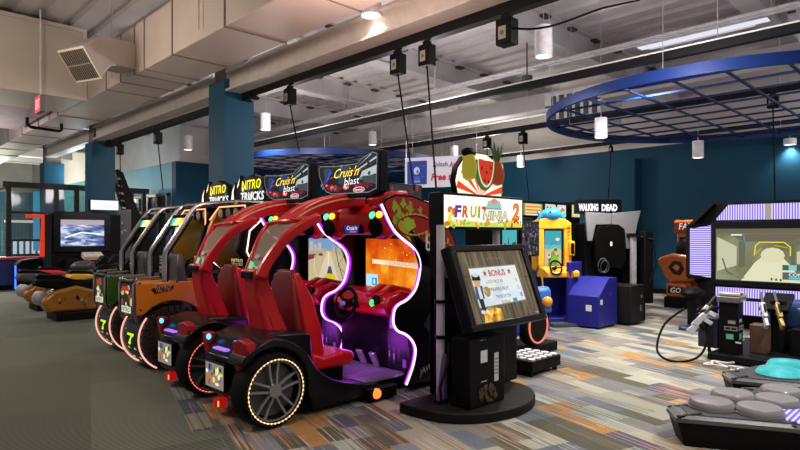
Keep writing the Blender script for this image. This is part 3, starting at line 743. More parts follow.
def race_screen(parent, kind):
    dy = parent.location.y-4.42; dx = parent.location.x-3.3
    a = artX(4.20+dx, 4.82+dy, .885); W, Hh = .80, .575
    if kind == 'orange':
        a.rect(0, 0, W, Hh, em_ramp('orange_sparks', [(.25, '#7a1a06'), (.42, '#e0560a'), (.55, '#f08a14'), (.68, '#ffc040'), (.8, '#ffe8a0')], 1.0, 3.2, axis=(1, 1, 1)))
        a.spots(.03, .1, .76, .52, 9, [em('#ffe890', 1.1), em('#ff9a3a', 1.)], .004, .012, 2)
        a.line([(.12, .33), (.35, .32), (.78, .30)], .05, em('#ffd9a0', 1.))
        a.text('YOU', .12, .305, .30, .345, em('#e8f0f0', 1.2), .3, 0, .02); a.text('CHOOSE', .37, .295, .78, .335, em('#9ab0b8', 1.2), .3, 0, .02)
        a.rect(.01, .06, .20, .19, em('#a8e0f8', 1.1)); a.rects([(.11, .07, .19, .15)], em('#2a90d8', 1.1)); a.rect(.135, .085, .155, .135, em('#e8f8ff', 1.2)); a.rect(.38, .05, .58, .065, em('#ffd8b0', 1.1)); a.rect(0, 0, W, .045, em('#2a0c04', 1.))
    else:
        a.rect(0, 0, W, Hh, em('#7aa0c8', 1.)); a.poly([(0, .44), (.2, .46), (.45, .43), (W, .45), (W, .25), (0, .25)], em('#b0a890', 1.))
        a.rects([(.03, .42, .10, .54), (.12, .42, .17, .50), (.2, .42, .27, .52), (.5, .42, .56, .5), (.6, .43, .68, .56)], em('#c0b8a8', 1.))
        a.poly([(0, 0), (W, 0), (W, .33), (.46, .42), (.36, .42), (0, .30)], em('#c8b890', 1.)); a.poly([(.15, 0), (.65, 0), (.44, .42), (.39, .42)], em('#d8c8a8', 1.05))
        a.polys([[(.0, .30), (.15, .33), (.15, .38), (0, .37)], [(.22, .36), (.3, .36), (.3, .39), (.22, .39)]], em('#8a3038', 1.))
        a.line([(.40, .05), (.415, .40)], .012, em('#f0e8c8', 1.1)); a.line([(.52, .55), (.60, .30), (.72, .05)], .014, em('#5a6048', 1.)); a.line([(.55, .50), (.74, .40), (.6, .25), (.76, .15)], .010, em('#6a7058', 1.))
        a.poly([(.33, .04), (.56, .04), (.55, .12), (.50, .15), (.40, .15), (.35, .12)], em('#c8c020', 1.1)); a.poly([(.39, .15), (.50, .15), (.48, .21), (.41, .21)], em('#384878', 1.)); a.rects([(.34, .035, .40, .06), (.49, .035, .55, .06)], em('#303018', 1.))
        a.ells([(.445, .22, .035, .02)], em('#405a90', 1.)); a.line([(.14, .36), (.13, .2), (.19, .1)], .008, em('#f0e8d0', 1.))
    return a.build('game_screen', parent)
cr1 = cruiser_body()
cr2 = copy_tree(cr1); cr2.location = (3.38, 5.61, 0)
cr2['label'] = 'red racing cabinet with a street on its screen, beside the orange truck'
race_screen(cr1, 'orange'); race_screen(cr2, 'street')
for ch in cr2.children:
    if ch.name.startswith('wheel'):
        for g in ch.children:
            if g.name.startswith('led_ring'):
                g.data = g.data.copy(); g.data.materials[0] = LEDR

for c in (cr1, cr2):        # glow of the purple LED edging on the foot well
    for dx_, dy_, z_, e_ in ((.30, -.12, .42, 7.), (.42, -.05, 1.0, 1.2)):
        l = bpy.data.lights.new('led_glow', 'POINT'); l.energy = e_; l.color = (.55, .08, 1.); l.shadow_soft_size = .15
        o = bpy.data.objects.new('led_glow', l); COL.objects.link(o); o.location = c.location+Vector((dx_, dy_, z_))
# ------------------------------------------------------------------ monster truck racing cabinets
PIPE = mat('dark_chrome_pipe', (.42, .42, .44), .25, 1.)
ORG = mat('orange_body', (.80, .28, .018), .3, 0, .1, 5, .4); GRN = mat('green_body', (.045, .15, .018), .3, 0, .12, 5, .4)
LIME = em('#c8f030', 1.1)
def truck(yc, body, label, hue):
    T_ = t = thing('truck_cabinet', label, 'arcade game', (3.3, yc, 0), group='monster truck cabinets')
    y0, y1 = yc-.30, yc+.20
    MB().box(2.9, 4.6, yc-.42, yc+.42, .03, .26).build('chassis', BLACKM, t, .015)
    # tub with wheel arch
    pts = [(2.34, .62), (2.34, .97), (3.22, .97), (3.30, .90), (3.30, .42), (3.16, .42)]
    for k in range(9):
        an = math.radians(10+k*16); pts.append((2.74+.42*math.cos(an), .36+.40*math.sin(an)))
    pts = [p for p in pts if not (p[0] < 2.36 and p[1] < .6)]
    tub = MB().prism(pts, 'y', y0, y1-.04).build('tub', body, t, .018)
    a = artY(y0, 2.34, .6)
    a.poly([(.16, .30), (.24, .34), (.42, .325), (.40, .27), (.2, .245)], pr('#141210')); a.text('NITRO', .20, .30, .38, .335, pr('#c8c4b0'), .2, -.03, .02); a.text('TRUCKS', .2, .262, .40, .296, pr('#e8a030' if hue else '#90a868'), .2, -.03, .02)
    a.ells([(.04, .37, .012, .012), (.82, .37, .012, .012), (.8, .1, .012, .012), (.45, .37, .012, .012), (.05, .08, .012, .012)], pr('#1a1814'), 10)
    a.build('side_badge', tub)
    rp = MB().box(2.325, 2.345, y0+.03, y1-.07, .60, .98).build('rear_panel', BLACK, tub, .006)
    a = artX(2.325, y1-.09, .61); wd_ = y1-y0-.14
    a.rect(0, 0, wd_, .35, em('#2c2a20', .7)); a.spots(.03, .04, wd_-.03, .31, 5, [em('#d8c870', .9), em('#a04818', .8) if hue else em('#6a8a20', .8), em('#f0ecd8', .9), em('#382818', .7)], .02, .05, int(yc*10)); a.rect(.03, .03, wd_-.05, .10, em('#e8e4d0', .9)); a.text('NITRO', .05, .04, wd_-.08, .09, em('#202020', .5)); a.rect(.06, .27, wd_-.1, .32, em('#c02818', .9))
    a.build('panel_picture', rp)
    for yy in (y0+.02, y1-.06):
        MB().tube([(2.36, yy, .55), (2.32, yy, .66), (2.32, yy, .96), (2.36, yy, 1.02), (2.6, yy, 1.03)], .016, 8).build('rear_tube', PIPE, tub)
    MB().tube([(2.32, y0+.02, 1.0), (2.32, y1-.06, 1.0)], .016, 8).build('rear_tube', PIPE, tub)
    # fat wheel with a lit panel on its tread
    yl, yr = yc+.26, yc-.31
    R = .35; cx = 2.74; cz = .35
    wh = MB().lathe([(.0, .02), (R*.55, .03), (R*.62, .0), (R*.86, .0), (R*.97, -.03), (R*.985, -.07), (R*.985, -.50), (R*.97, -.54), (R*.8, -.57), (0, -.57)], (cx, yr, cz), (0, -1, 0), 40)
    for k in range(30):
        an = 2*PI*k/30
        M = Matrix.Translation((cx+math.cos(an)*R*.93, yr-.008, cz+math.sin(an)*R*.93)) @ Matrix.Rotation(-an, 4, 'Y')
        wh.box(-.032, .030, -.022, .02, -.018, .018, M)
        M = Matrix.Translation((cx+math.cos(an+.1)*R*.76, yr-.004, cz+math.sin(an+.1)*R*.76)) @ Matrix.Rotation(-an-.3, 4, 'Y')
        wh.box(-.035, .035, -.012, .01, -.010, .010, M)
    wh = wh.build('wheel', mat('truck_tyre', (.045, .036, .03), .75), t)
    MB().lathe([(R*.5, 0), (R*.5, .03), (R*.2, .05), (0, .05)], (cx, yr+.005, cz), (0, -1, 0), 20).build('hub', BLACK, wh)
    A0, A1 = 148, 236
    def pp(an, rr, y): an = math.radians(an); return Vector((cx+math.cos(an)*rr, y, cz+math.sin(an)*rr))
    tp = MB(); rs = [[pp(A0+(A1-A0)*k/14, R+.012, yl-.05), pp(A0+(A1-A0)*k/14, R+.012, yr+.04), pp(A0+(A1-A0)*k/14, R-.02, yr+.04), pp(A0+(A1-A0)*k/14, R-.02, yl-.05)] for k in range(15)]
    tp = tp.rings(rs).build('tread_panel', GLOSSK, wh)
    num = MB()
    def glyph(t_, u0, u1, a0, a1, m):
        vs, fs = text_geo(t_, .03)
        num.use(m).add([pp(a0+(a1-a0)*v, R+.016, yl-.05+((yr+.04)-(yl-.05))*(u0+(u1-u0)*u)) for u, v in vs], fs)
    glyph('7', .30, .72, 193, 172, LIME); glyph('11', .24, .74, 221, 197, em('#a8b878', .9)); glyph('I', .12, .18, 222, 166, em('#d0d0c0', .7))
    num.build('number_panel', None, tp, smooth=0)
    for yy in (yl-.02, yr+.02):
        MB().tube([pp(A0-8+(A1-A0+14)*k/18, R+.02, yy) for k in range(19)], .010, 6).build('led_arc', em('#ffb8a6', 1.15), wh)
    # roll cage
    for k, yy in enumerate((y0+.03, y1-.06)):
        P = [(2.66, yy, .95), (2.66, yy, 1.27), (2.68, yy, 1.33), (2.98, yy, 1.78), (3.03, yy, 1.83), (3.10, yy, 1.86), (3.55, yy, 1.91), (4.1, yy, 1.91)]
        MB().tube(P, .028, 8).build('roll_bar', PIPE, t)
        MB().tube([(2.70, yy+.03, .96), (2.70, yy+.03, 1.27), (3.0, yy+.03, 1.72)], .018, 6).build('inner_bar', BLACKM, t)
    for x, z in ((3.06, 1.85), (3.5, 1.905), (3.9, 1.91)):
        MB().tube([(x, y0+.03, z), (x, y1-.06, z)], .02, 8).build('cross_bar', PIPE, t)
    vz = MB().obox((2.94, yc-.06, 1.67), (.03, .34, .14), (0, -.6+PI/9, 0)).build('visor', BLACK, t, .006)
    q = Vector((2.955, yc+.10, 1.62)); a = Art((2.885, yc+.10, 1.61), (0, -1, 0), (.38, 0, .92), .004); a.rect(0, 0, .32, .13, em('#f0e020', 1.1)); a.rect(0, .0, .14, .13, em('#38d0c0', 1.1)); a.poly([(.06, 0), (.2, 0), (.26, .13), (.12, .13)], em('#fff890', 1.2)); a.build('visor_picture', vz)
    # seat and console
    s = MB().strip([(2.95, yc-.06, .5), (2.90, yc-.06, .8), (2.86, yc-.06, 1.1), (2.88, yc-.06, 1.28)], (0, 1, 0), [.14, .12, .1, .06], [.42, .44, .42, .28]).build('seat_back', GREYD, t, .025)
    MB().box(2.92, 3.36, yc-.27, yc+.15, .40, .52).build('seat_cushion', GREYD, t, .03)
    pn = MB().box(2.76, 2.80, yc-.02, yc+.13, 1.0, 1.26).build('warning_plate', BLACK, t, .006)
    a = artX(2.76, yc+.12, 1.01); a.text('NITRO', .01, .09, .13, .125, em('#d8a848', .9)); a.text('TRUCKS', .01, .045, .13, .075, em('#b89060', .8)); a.rects([(.02+.04*i, .15+.035*j, .045+.04*i, .17+.035*j) for i in range(3) for j in range(3)], em('#a8a090', .6)); a.build('plate_text', pn)
    bn = MB().box(3.585, 3.60, yc-.40, yc-.05, 1.10, 1.22).build('name_plate', BLACK, t, .004)
    a = artX(3.585, yc-.06, 1.11); a.text('NITRO', .02, .055, .30, .095, em('#e8d8a0', .9)); a.text('TRUCKS', .02, .01, .30, .045, em('#e0b060', .8)); a.build('name_text', bn)
    body_c = MB().prism([(3.85, .26), (3.85, .70), (3.62, .85), (3.60, 1.02), (3.95, 1.10), (4.05, 1.85), (4.6, 1.85), (4.6, .26)], 'y', yc-.50, yc+.50).build('console', BLACK, t, .02)
    for yy, hw in ((yc-.48, BLACK), (yc+.40, body if hue else mat('amber_wing', (.60, .28, .02), .3))):
        MB().prism([(3.46, 1.30), (3.54, 1.62), (3.64, 1.84), (4.0, 1.84), (4.0, 1.12), (3.7, 1.06)], 'y', yy, yy+.08).build('console_wing', hw, t, .02)
    sc = MB().box(3.97, 4.05, yc-.42, yc+.42, 1.12, 1.62).build('screen', BLACK, t, .01)
    a = artX(3.97, yc+.38, 1.16); a.rect(0, 0, .76, .42, em_ramp('arena_picture', [(.3, '#101828'), (.5, '#27508a'), (.62, '#50a0d8'), (.75, '#e0e8f0')], 1., 4)); a.poly([(.1, 0), (.66, 0), (.45, .24), (.32, .24)], em('#6a5a40', .9)); a.ells([(.2, .33, .05, .02), (.6, .32, .06, .02)], em('#e0f4ff', 1.2)); a.build('screen_picture', sc)
    sw = MB(); ax = Vector((-1, 0, .3)).normalized(); c = Vector((3.52, yc-.03, 1.02)); sw.torus(c, ax, .14, .018, 28, 6).tube([c, (3.70, yc-.03, .97)], .03, 8).tube([c-Vector((0, .13, 0)), c+Vector((0, .13, 0))], .015, 6); sw.build('steering_wheel', BLACK, t)
    # roof lamps
    for k in range(4):
        yy = yc-.36+k*.2
        lp = MB().cyl((3.60, yy, 1.78), .07, .16, (1, 0, .1), 16).build('roof_lamp', GREYD, t)
        MB().cyl((3.596, yy, 1.78), .058, .006, (1, 0, .1), 16).build('lens', mat('lamp_lens', (.45, .38, .33), .15, .4), lp)
    MB().box(3.58, 3.98, yc-.47, yc+.47, 1.86, 1.90).build('roof_plate', BLACKM, t, .006)
    MB().tube([(3.56, yc+.46, 1.70), (3.56, yc+.2, 1.86), (3.56, yc-.46, 1.86), (3.56, yc-.47, 1.5)], .010, 6).build('led_line', em('#ffb880', 1.6), t)
    MB().tube([(3.85, yc-.49, 1.76), (3.60, yc-.5, 1.55), (3.56, yc-.5, 1.30), (3.66, yc-.5, 1.12), (3.8, yc-.5, 1.02)], .010, 6).build('led_line', em('#fff2c8', 1.8), t)
    # header sign
    yy0 = yc+(.14 if hue else .01)
    hb = MB().prism([(yy0+.42, 1.90), (yy0+.40, 2.12), (yy0+.22, 2.27), (yy0-.05, 2.31), (yy0-.26, 2.24), (yy0-.36, 2.06), (yy0-.38, 1.90)], 'x', 3.98, 4.08).build('header_sign', BLACK, t, .01)
    a = artX(3.98, yy0+.42, 1.90)
    a.poly([(.16, .03), (.12, .20), (.22, .36), (.42, .40), (.66, .33), (.77, .17), (.78, .02)], em('#10140c', 1.)); a.spots(.2, .03, .72, .33, 5, [em('#8ab028', 1.), em('#305868', .9), em('#e8ecd8', 1.)], .02, .05, 4)
    a.text('NITRO', .17, .195, .70, .345, em('#080808', .1), .15, .02, .06); a.text('NITRO', .19, .205, .68, .335, em('#ffe81e', 1.35), .15, .02, .02)
    a.text('TRUCKS', .14, .05, .78, .185, em('#080808', .1), .12, .0, .06); a.text('TRUCKS', .16, .06, .76, .175, em('#f4f4f4', 1.35), .12, .0, .02)
    a.build('header_picture', hb)
    for k, (dy_, h) in enumerate(((.50, .33), (.36, .42))):
        sp = MB().prism([(yy0+dy_+.10, 1.90), (yy0+dy_+.04, 1.90+h*.7), (yy0+dy_-.05, 1.90+h), (yy0+dy_-.02, 1.90+h*.6), (yy0+dy_-.04, 1.90)], 'x', 4.0, 4.06).build('light_spike', BLACK, t, .004)
        a = artX(4.0, yy0+dy_+.10, 1.90); a.poly([(.015, .01), (.07, h*.68), (.14, h*.93), (.105, h*.6), (.125, .01)], em('#f6eec0', 1.3)); a.build('spike_light', sp)
    t.location += Vector((.0, .0, 0)) if hue else Vector((.12, -.05, 0))
    return t
truck(6.77, ORG, 'orange monster truck racing cabinet with a fat lit rear wheel, beside the red ones', 1)
truck(8.12, GRN, 'green monster truck racing cabinet, just beyond the orange truck', 0)

# ------------------------------------------------------------------ motorbike rides
BROWN = mat('gold_fairing', (.40, .17, .02), .3, .1, .15, 5, .3)
def bike(x, y, rz, base, fair, label, extra=None):
    t = thing('motorbike_ride', label, 'arcade game', (x, y, 0), rz, group='motorbike rides')
    o = (0, 0, 0)
    def B(mb, n, m, p=t, **k): return mb.build(n, m, p, origin=o, **k)
    B(MB().prism([(-.55, -.34), (.75, -.42), (.95, -.2), (.95, .2), (.75, .42), (-.55, .34)], 'z', 0, .14), 'platform', BLACKM, bevel=.01)
    B(MB().prism([(-.62, .14), (-.75, .34), (-.55, .52), (-.2, .60), (.3, .44), (.6, .2), (.5, .14)], 'y', -.19, .19), 'lower_fairing', base, bevel=.05, seg=3)
    B(MB().prism([(-.85, .62), (-.80, .76), (-.45, .74), (-.15, .66), (.15, .70), (.45, .80), (.62, .74), (.6, .56), (.2, .44), (-.3, .50), (-.6, .56)], 'y', -.15, .15), 'body', fair, bevel=.05, seg=3)
    B(MB().prism([(-.82, .755), (-.78, .82), (-.45, .79), (-.2, .70), (.0, .68), (-.2, .66), (-.5, .72)], 'y', -.12, .12), 'seat', BLACK, bevel=.03, seg=3)
    B(MB().ball((.38, 0, .84), (.26, .17, .12), 16, 8), 'tank', fair)
    B(MB().prism([(.55, .82), (.75, 1.06), (.82, 1.04), (.85, .78), (.7, .7)], 'y', -.13, .13), 'windscreen', BLACK, bevel=.02)
    B(MB().tube([(.52, -.34, .88), (.58, -.2, .94), (.60, 0, .95), (.58, .2, .94), (.52, .34, .88)], .02, 8), 'handlebar', BLACK)
    for s in (-1, 1):
        B(MB().tube([(-.1, s*.16, .34), (-.15, s*.32, .34)], .025, 8), 'foot_peg', SILVER)
    w = B(MB().lathe([(.12, .06), (.25, .06), (.27, .03), (.27, -.03), (.25, -.06), (.12, -.06)], (.62, 0, .40), (0, 1, 0), 24), 'front_wheel', RUBBER)
    B(MB().lathe([(.05, .05), (.13, .03), (.13, -.03), (.05, -.05)], (-.72, 0, .40), (0, 1, 0), 12), 'tail_pipe', SILVER)
    a = Art((-.6, -.192, .2), (1, 0, 0), (0, 0, 1)); a.spots(.1, .02, .8, .28, 4, [pr('#b0a890'), pr('#8a5a18'), pr('#1a1a1a')], .015, .04, int(x*7+y*3)); B(a.mb, 'decal', None, smooth=0)
    return t
bike(3.3, 11.6, 0, BROWN, BLACK, 'black motorbike ride with gold lower fairing, first past the green truck')
bike(3.4, 13.4, 0, BROWN, GREYD, 'black motorbike ride with gold fairing, farther left beside the black pedestal')
bike(3.95, 14.3, 0, mat('red_fairing', (.62, .015, .02)), mat('red_fairing', (.62, .015, .02), .3, 0, .1, 5, .4), 'red motorbike ride in front of the wide screen cabinet')
bike(4.05, 12.5, 0, BLACK, mat('yellow_fairing', (.85, .45, .04), .35, 0, .1, 5, .4), 'yellow motorbike ride with red trim, behind the green truck')

# wide screen cabinet behind the bikes
SCB = t = thing('screen_cabinet', 'black cabinet with a wide blue-white screen in front of the second blue column', 'arcade game', (4.85, 16.6, 0))
MB().box(4.0, 5.75, 16.2, 16.9, 0, 2.0).build('cabinet', BLACK, t, .02)
sb = MB().box(4.05, 5.45, 16.12, 16.2, 1.1, 2.05).build('screen_bezel', GLOSSK, t, .015)
a = artY(16.12, 4.2, 1.24); a.rect(0, 0, 1.08, .62, em_ramp('harbour_picture', [(.3, '#26345e'), (.45, '#6f86c0'), (.55, '#b9c4dc'), (.65, '#e8ecf4'), (.8, '#8a90a0')], 1., 3.5, axis=(1, 1, 3)))
a.line([(.1, .2), (.5, .32), (1., .28)], .03, em('#f0f4ff', 1.2)); a.line([(.05, .4), (.4, .46), (.98, .38)], .02, em('#48609a', 1.)); a.rect(0, .5, 1.08, .62, em('#b8a8b0', 1.)); a.polys([[(.1, .05), (.5, .12), (.5, .16), (.1, .1)], [(.6, .1), (1., .06), (1., .1), (.6, .15)]], em('#5868a8', 1.)); a.build('screen_picture', sb)
hd = MB().box(4.9, 5.68, 16.1, 16.22, 2.09, 2.36).build('header_box', BLACK, t, .01)
a = artY(16.1, 4.93, 2.11); a.rect(0, 0, .72, .23, em('#e8eaf0', 1.25)); a.line([(.3, .08), (.45, .1), (.68, .07)], .008, em('#b0b4c0', 1.)); a.build('header_light', hd)
c_ = MB().box(4.3, 5.3, 15.75, 16.15, 0, .95).build('control_stand', BLACK, t, .02)
MB().obox((4.9, 15.85, 1.0), (.5, .25, .12), (.4, 0, 0)).build('control_panel', mat('pale_controls', (.55, .52, .45), .5), t, .02)

SCB.scale = (.87, .87, 1.); SCB.location = (4.33, 15.5, 0)
# black pedestal with blue lit edge and step
PD = t = thing('game_pedestal', 'black pedestal with a blue lit edge and low step on the far left floor', 'arcade game', (3.85, 17.6, 0))
o3 = t.location
MB().prism([(3.3, .05), (3.3, .85), (3.45, 1.02), (3.98, 1.10), (4.05, .9), (4.05, .05)], 'y', 17.35, 17.85).build('pedestal', BLACK, t, .03)
MB().box(3.27, 3.31, 17.33, 17.38, .12, .86).build('led_edge', em('#3a7cff', 2.2), t, .01)
MB().box(4.0, 4.7, 17.3, 17.9, .05, .28).build('step', BLACK, t, .02)
for x in (3.4, 4.6): MB().box(x, x+.1, 17.4, 17.8, 0, .05).build('foot', BLACKM, t)
MB().tube([(4.62, 17.25, .28), (4.75, 17.15, .12), (4.9, 17.1, .03), (5.1, 17.15, .02), (5.15, 17.25, .02)], .015, 6).build('cord', RUBBER, t)

PD.scale = (.85, .85, .82); PD.location = (3.85, 17.9, 0)
# glowing red-orange goal frame in front of the cage
t = thing('goal_post', 'glowing orange-red T-shaped goal post in front of the cage', 'goal post', (4.45, 19.25, 0))
NEON = em('#f0401c', .8)
MB().prism([(4.22, .0), (4.32, 2.0), (4.66, 2.0), (4.76, .0)], 'y', 19.2, 19.3).build('post', NEON, t, .01)
MB().box(3.92, 4.82, 19.18, 19.32, 1.99, 2.09).build('crossbar', NEON, t, .015)
t = thing('air_hockey_table', 'blue sports table with red edge on the far left, below the cage', 'game table', (4.0, 18.85, 0))
MB().box(3.2, 4.7, 18.7, 19.05, 0, .13).build('plinth', BLACK, t)
MB().box(3.0, 4.9, 18.65, 19.1, .12, .82).build('table_body', mat('blue_table', (.02, .035, .16), .4), t, .03)
MB().box(2.95, 4.95, 18.6, 19.15, .82, .90).build('table_rim', mat('red_rim', (.55, .06, .03), .4), t, .02)
MB().box(3.05, 4.85, 18.7, 19.05, .895, .905).build('playfield', em('#5a1878', .8), t)

# dark leaning motion seat by the window
MR = t = thing('motion_ride', 'tall dark leaning motion ride with a ladder-like arm, beyond the green truck', 'arcade game', (6.25, 17.1, 0))
MB().box(5.8, 6.8, 16.6, 17.4, 0, .35).build('base', BLACK, t, .03)
MB().strip([(7.15, 17.0, .3), (6.9, 17.0, .9), (6.5, 17.0, 1.7), (6.15, 17.0, 2.7), (6.02, 17.0, 3.2), (5.92, 17.0, 3.3)], (0, 1, 0), [.5, .48, .40, .28, .18, .08], .35).build('leaning_back', BLACK, t, .03)
for k in range(7):
    MB().obox((5.98+.03*k, 16.8, 3.05-.2*k), (.10, .03, .05), (0, .3, 0)).build('rung', GREYD if k % 2 else mat('worn_brass', (.28, .24, .15), .5, .3), t)
ps = MB().box(5.85, 6.25, 16.65, 17.0, .35, 2.2).build('panel', GREYD, t, .02)
a = artY(16.65, 5.86, .5); a.spots(.04, .1, .34, 1.5, 6, [pr('#3a3f48'), pr('#7a7c84'), pr('#1a1c20'), pr('#3a2018')], .02, .06, 8); a.rect(.02, .2, .06, 1.0, em('#a8b0d8', .6)); a.build('panel_print', ps)

MR.location.x -= .35
# ------------------------------------------------------------------ cage with nets at the far left
CG = mat('cage_frame', (.025, .022, .022), .5, .2)
CGE = t = thing('sports_cage', 'dark framed sports cage with glass walls at the far left', 'cage', (5.4, 20.2, 0))
for x in (3.55, 4.75, 5.3, 6.0, 6.9, 7.3): MB().box(x-.06, x+.06, 19.45, 19.57, 0, 2.95).build('post', CG, t, smooth=0)
MB().box(3.4, 7.45, 19.42, 19.6, 2.86, 3.02).build('top_beam', CG, t, smooth=0)
for z in (1.35, 2.15): MB().box(3.55, 7.3, 19.48, 19.54, z-.03, z+.03).build('rail', CG, t, smooth=0)
MB().box(3.49, 3.61, 19.5, 22.5, 2.86, 3.02).build('top_beam', CG, t, smooth=0)
MB().box(3.55, 7.3, 19.46, 19.56, 0, .95).build('lower_panel', mat('navy_panel', (.02, .03, .10), .5), t, smooth=0)
MB().box(3.6, 7.3, 19.50, 19.51, .95, 2.86).build('glass', glass('cage_glass', (.10, .15, .16), .35, .05), t, smooth=0)
nb = MB()
for k in range(36): nb.box(3.6+k*.1, 3.612+k*.1, 22.4, 22.41, .1, 2.86)
for k in range(14): nb.box(3.6, 7.3, 22.4, 22.41, .2+k*.2, .21+k*.2)
nb.build('net', mat('net_cord', (.28, .30, .28), .7), t, smooth=0)
for k in range(8):
    MB().box(3.9+k*.17, 3.99+k*.17, 21.6, 21.7, .9, 1.35).build('light_bar', em('#d8f4ff', 1.3), t, .01)
MB().box(4.6, 4.8, 21.4, 21.6, 1.0, 2.9).build('cyan_post', em('#48b8e8', .9), t)
MB().box(3.9, 5.4, 22.0, 22.05, 1.9, 1.98).build('lamp_tube', em('#f0f0e0', 1.1), t)

CGE.location += Vector((.0, .0, .0))
# storefront glazing in the teal wall
w = MB(); w.use(mat('dark_window_glass', (.02, .025, .03), .1)).box(7.56, 7.6, 18.2, 21.5, 0, 2.8)
tag(w.build('window_1', smooth=0), kind='structure')
tr = MB()
for y in (18.15, 18.9, 19.7, 20.5, 21.45): tr.box(7.50, 7.60, y, y+.09, 0, 2.8)
for z in (2.2, 2.75): tr.box(7.50, 7.60, 18.15, 21.54, z, z+.09)
tag(tr.build('trim_40', mat('dark_window_frame', (.06, .065, .07), .4), smooth=0), kind='structure')
# ------------------------------------------------------------------ touch screen kiosk
WOOD = em_ramp('plank_picture', [(.3, '#463b2c'), (.5, '#6a5c48'), (.7, '#8a7a60')], .9, 2.5, axis=(14, 1, 1.2))
t = thing('touch_kiosk', 'tall black touch screen kiosk with a bright fruit header and a tilted bonus screen', 'arcade game', (4.15, 3.2, 0))
base = [(3.42, 3.50), (3.40, 3.36)]+[(4.06+.64*math.cos(math.radians(q)), 3.22+.50*math.sin(math.radians(q))) for q in range(190, 351, 10)]+[(4.72, 3.36), (4.72, 3.50)]
b_ = MB().prism(base, 'z', 0, .085).build('base_plate', mat('dark_base_plate', (.009, .0075, .0065), .55, 0, .3, 12, spec=.12), t, .012)
for x, py_ in ((3.69, 3.27), (4.66, 3.40)):
    p = MB().cyl((x, py_, .085), .036, 1.50, n=20).build('pole', mat('satin_pole', (.52, .52, .53), .4, .1), t)
    MB().cyl((x, py_, .085), .07, .02, n=20).build('pole_flange', BLACKM, p)
    for z in (.62, .92): MB().cyl((x, py_, z), .05, .03, n=16).build('clamp', BLACK, p)
MB().box(3.80, 3.88, 3.40, 3.50, .085, 1.56).build('back_post', BLACK, t, .008)
MB().box(3.80, 4.76, 3.44, 3.50, .085, 1.12).build('back_panel', BLACK, t, .01)
# header
h_ = MB().box(3.74, 4.98, 3.30, 3.46, 1.55, 1.875).build('header_box', BLACK, t, .012)
a = artY(3.30, 3.765, 1.575); W, Hh = 1.19, .275
a.rect(0, 0, W, Hh, em('#fff6e6', 1.25))
a.poly([(0, 0), (W, 0), (W, .03), (.9, .055), (.6, .035), (.3, .06), (0, .04)], em('#c8d860', 1.1)); a.spots(.02, .0, 1.17, .06, 14, [em('#8ab83a', 1.), em('#e8a030', 1.), em('#f0e080', 1.1)], .012, .028, 1)
a.spots(.02, .02, .14, .16, 5, [em('#e0e048', 1.1), em('#d87828', 1.)], .015, .035, 2); a.spots(.95, .02, 1.17, .08, 6, [em('#c05030', 1.), em('#e8d040', 1.1)], .015, .03, 9)
for ch, x0, c in (('F', .13, '#6a3aa0'), ('R', .235, '#d06a28'), ('U', .345, '#d8b020'), ('I', .455, '#88b838'), ('T', .51, '#d83a28')):
    a.text(ch, x0, .08, x0+(.09 if ch != 'I' else .035), .19, em(c, 1.), .12, 0, .05)
a.poly([(.58, .17), (.84, .17), (.80, .25), (.62, .25)], em('#9cc8c0', 1.)); a.ells([(.71, .245, .05, .025)], em('#e88a7a', 1.)); a.rects([(.6, .165, .82, .178)], em('#78a0a0', 1.))
a.text('NINJA', .53, .035, .93, .155, em('#3a3a34', .7), .12, 0, .06); a.text('NINJA', .54, .042, .92, .148, em('#e8e0b8', 1.1), .12, 0, .02)
a.text('2', 1.0, .07, 1.12, .24, em('#c03010', 1.), .1, 0, .06); a.text('2', 1.012, .08, 1.108, .23, em('#f08a20', 1.15), .1, 0, .02)
a.build('header_picture', h_)
# sunburst topper with fruit
TSH = Matrix.Identity(4)
tp = [(3.90, 1.875), (3.86, 2.0), (3.90, 2.13), (4.0, 2.24), (4.14, 2.30), (4.36, 2.30), (4.50, 2.24), (4.60, 2.12), (4.64, 2.0), (4.62, 1.875)]
tb = MB().prism(tp, 'y', 3.36, 3.42).build('topper_board', BLACK, t, .006)
a = artY(3.36, 0, 0); a.poly([(4.26+(x-4.26)*.97, 1.88+(z-1.88)*.97) for x, z in tp], em('#fff2d8', 1.2))
c = (4.26, 1.86); ps = []
for k in range(7):
    a0 = math.radians(8+k*25); a1 = math.radians(19+k*25)
    ps.append([c, (c[0]+.38*math.cos(a0), c[1]+.38*math.sin(a0)), (c[0]+.38*math.cos(a1), c[1]+.38*math.sin(a1))])
a.polys(ps, em('#e8481c', 1.1)); a.build('topper_picture', tb)
# generic fruit cut-outs
f = MB().lathe([(.0, 0), (.07, .03), (.085, .14), (.06, .25), (.02, .28)], (4.05, 3.345, 2.0), n=16).build('yellow_fruit', em('#a8982c', .75), tb)
MB().ball((4.05, 3.34, 2.28), (.10, .05, .05), 14, 6).build('black_cap', BLACK, f)
hp = [(4.29+.155*math.cos(math.radians(q)), 2.22+.30*math.sin(math.radians(q))) for q in range(180, 361, 12)]
f = MB().prism(hp, 'y', 3.315, 3.345).build('melon_slice', em('#3f7a2c', .7), tb, .006)
a = artY(3.315, 0, 0); a.poly([(4.29+(x-4.29)*.88, 2.22+(z-2.22)*.9) for x, z in hp], em('#e8e4c8', .9)); a.poly([(4.29+(x-4.29)*.78, 2.22+(z-2.22)*.82) for x, z in hp], em('#d0361c', .95)); a.ells([(4.22, 2.14, .012, .02), (4.30, 2.10, .012, .02), (4.37, 2.15, .012, .02), (4.27, 2.02, .012, .02), (4.33, 2.01, .012, .02)], em('#20100c', .5), 8); a.build('slice_picture', f)
f = MB().lathe([(.0, 0), (.06, .02), (.075, .12), (.06, .22), (.03, .25)], (4.52, 3.345, 1.98), n=14).build('pineapple', em('#984020', .7), tb)
lv = MB()
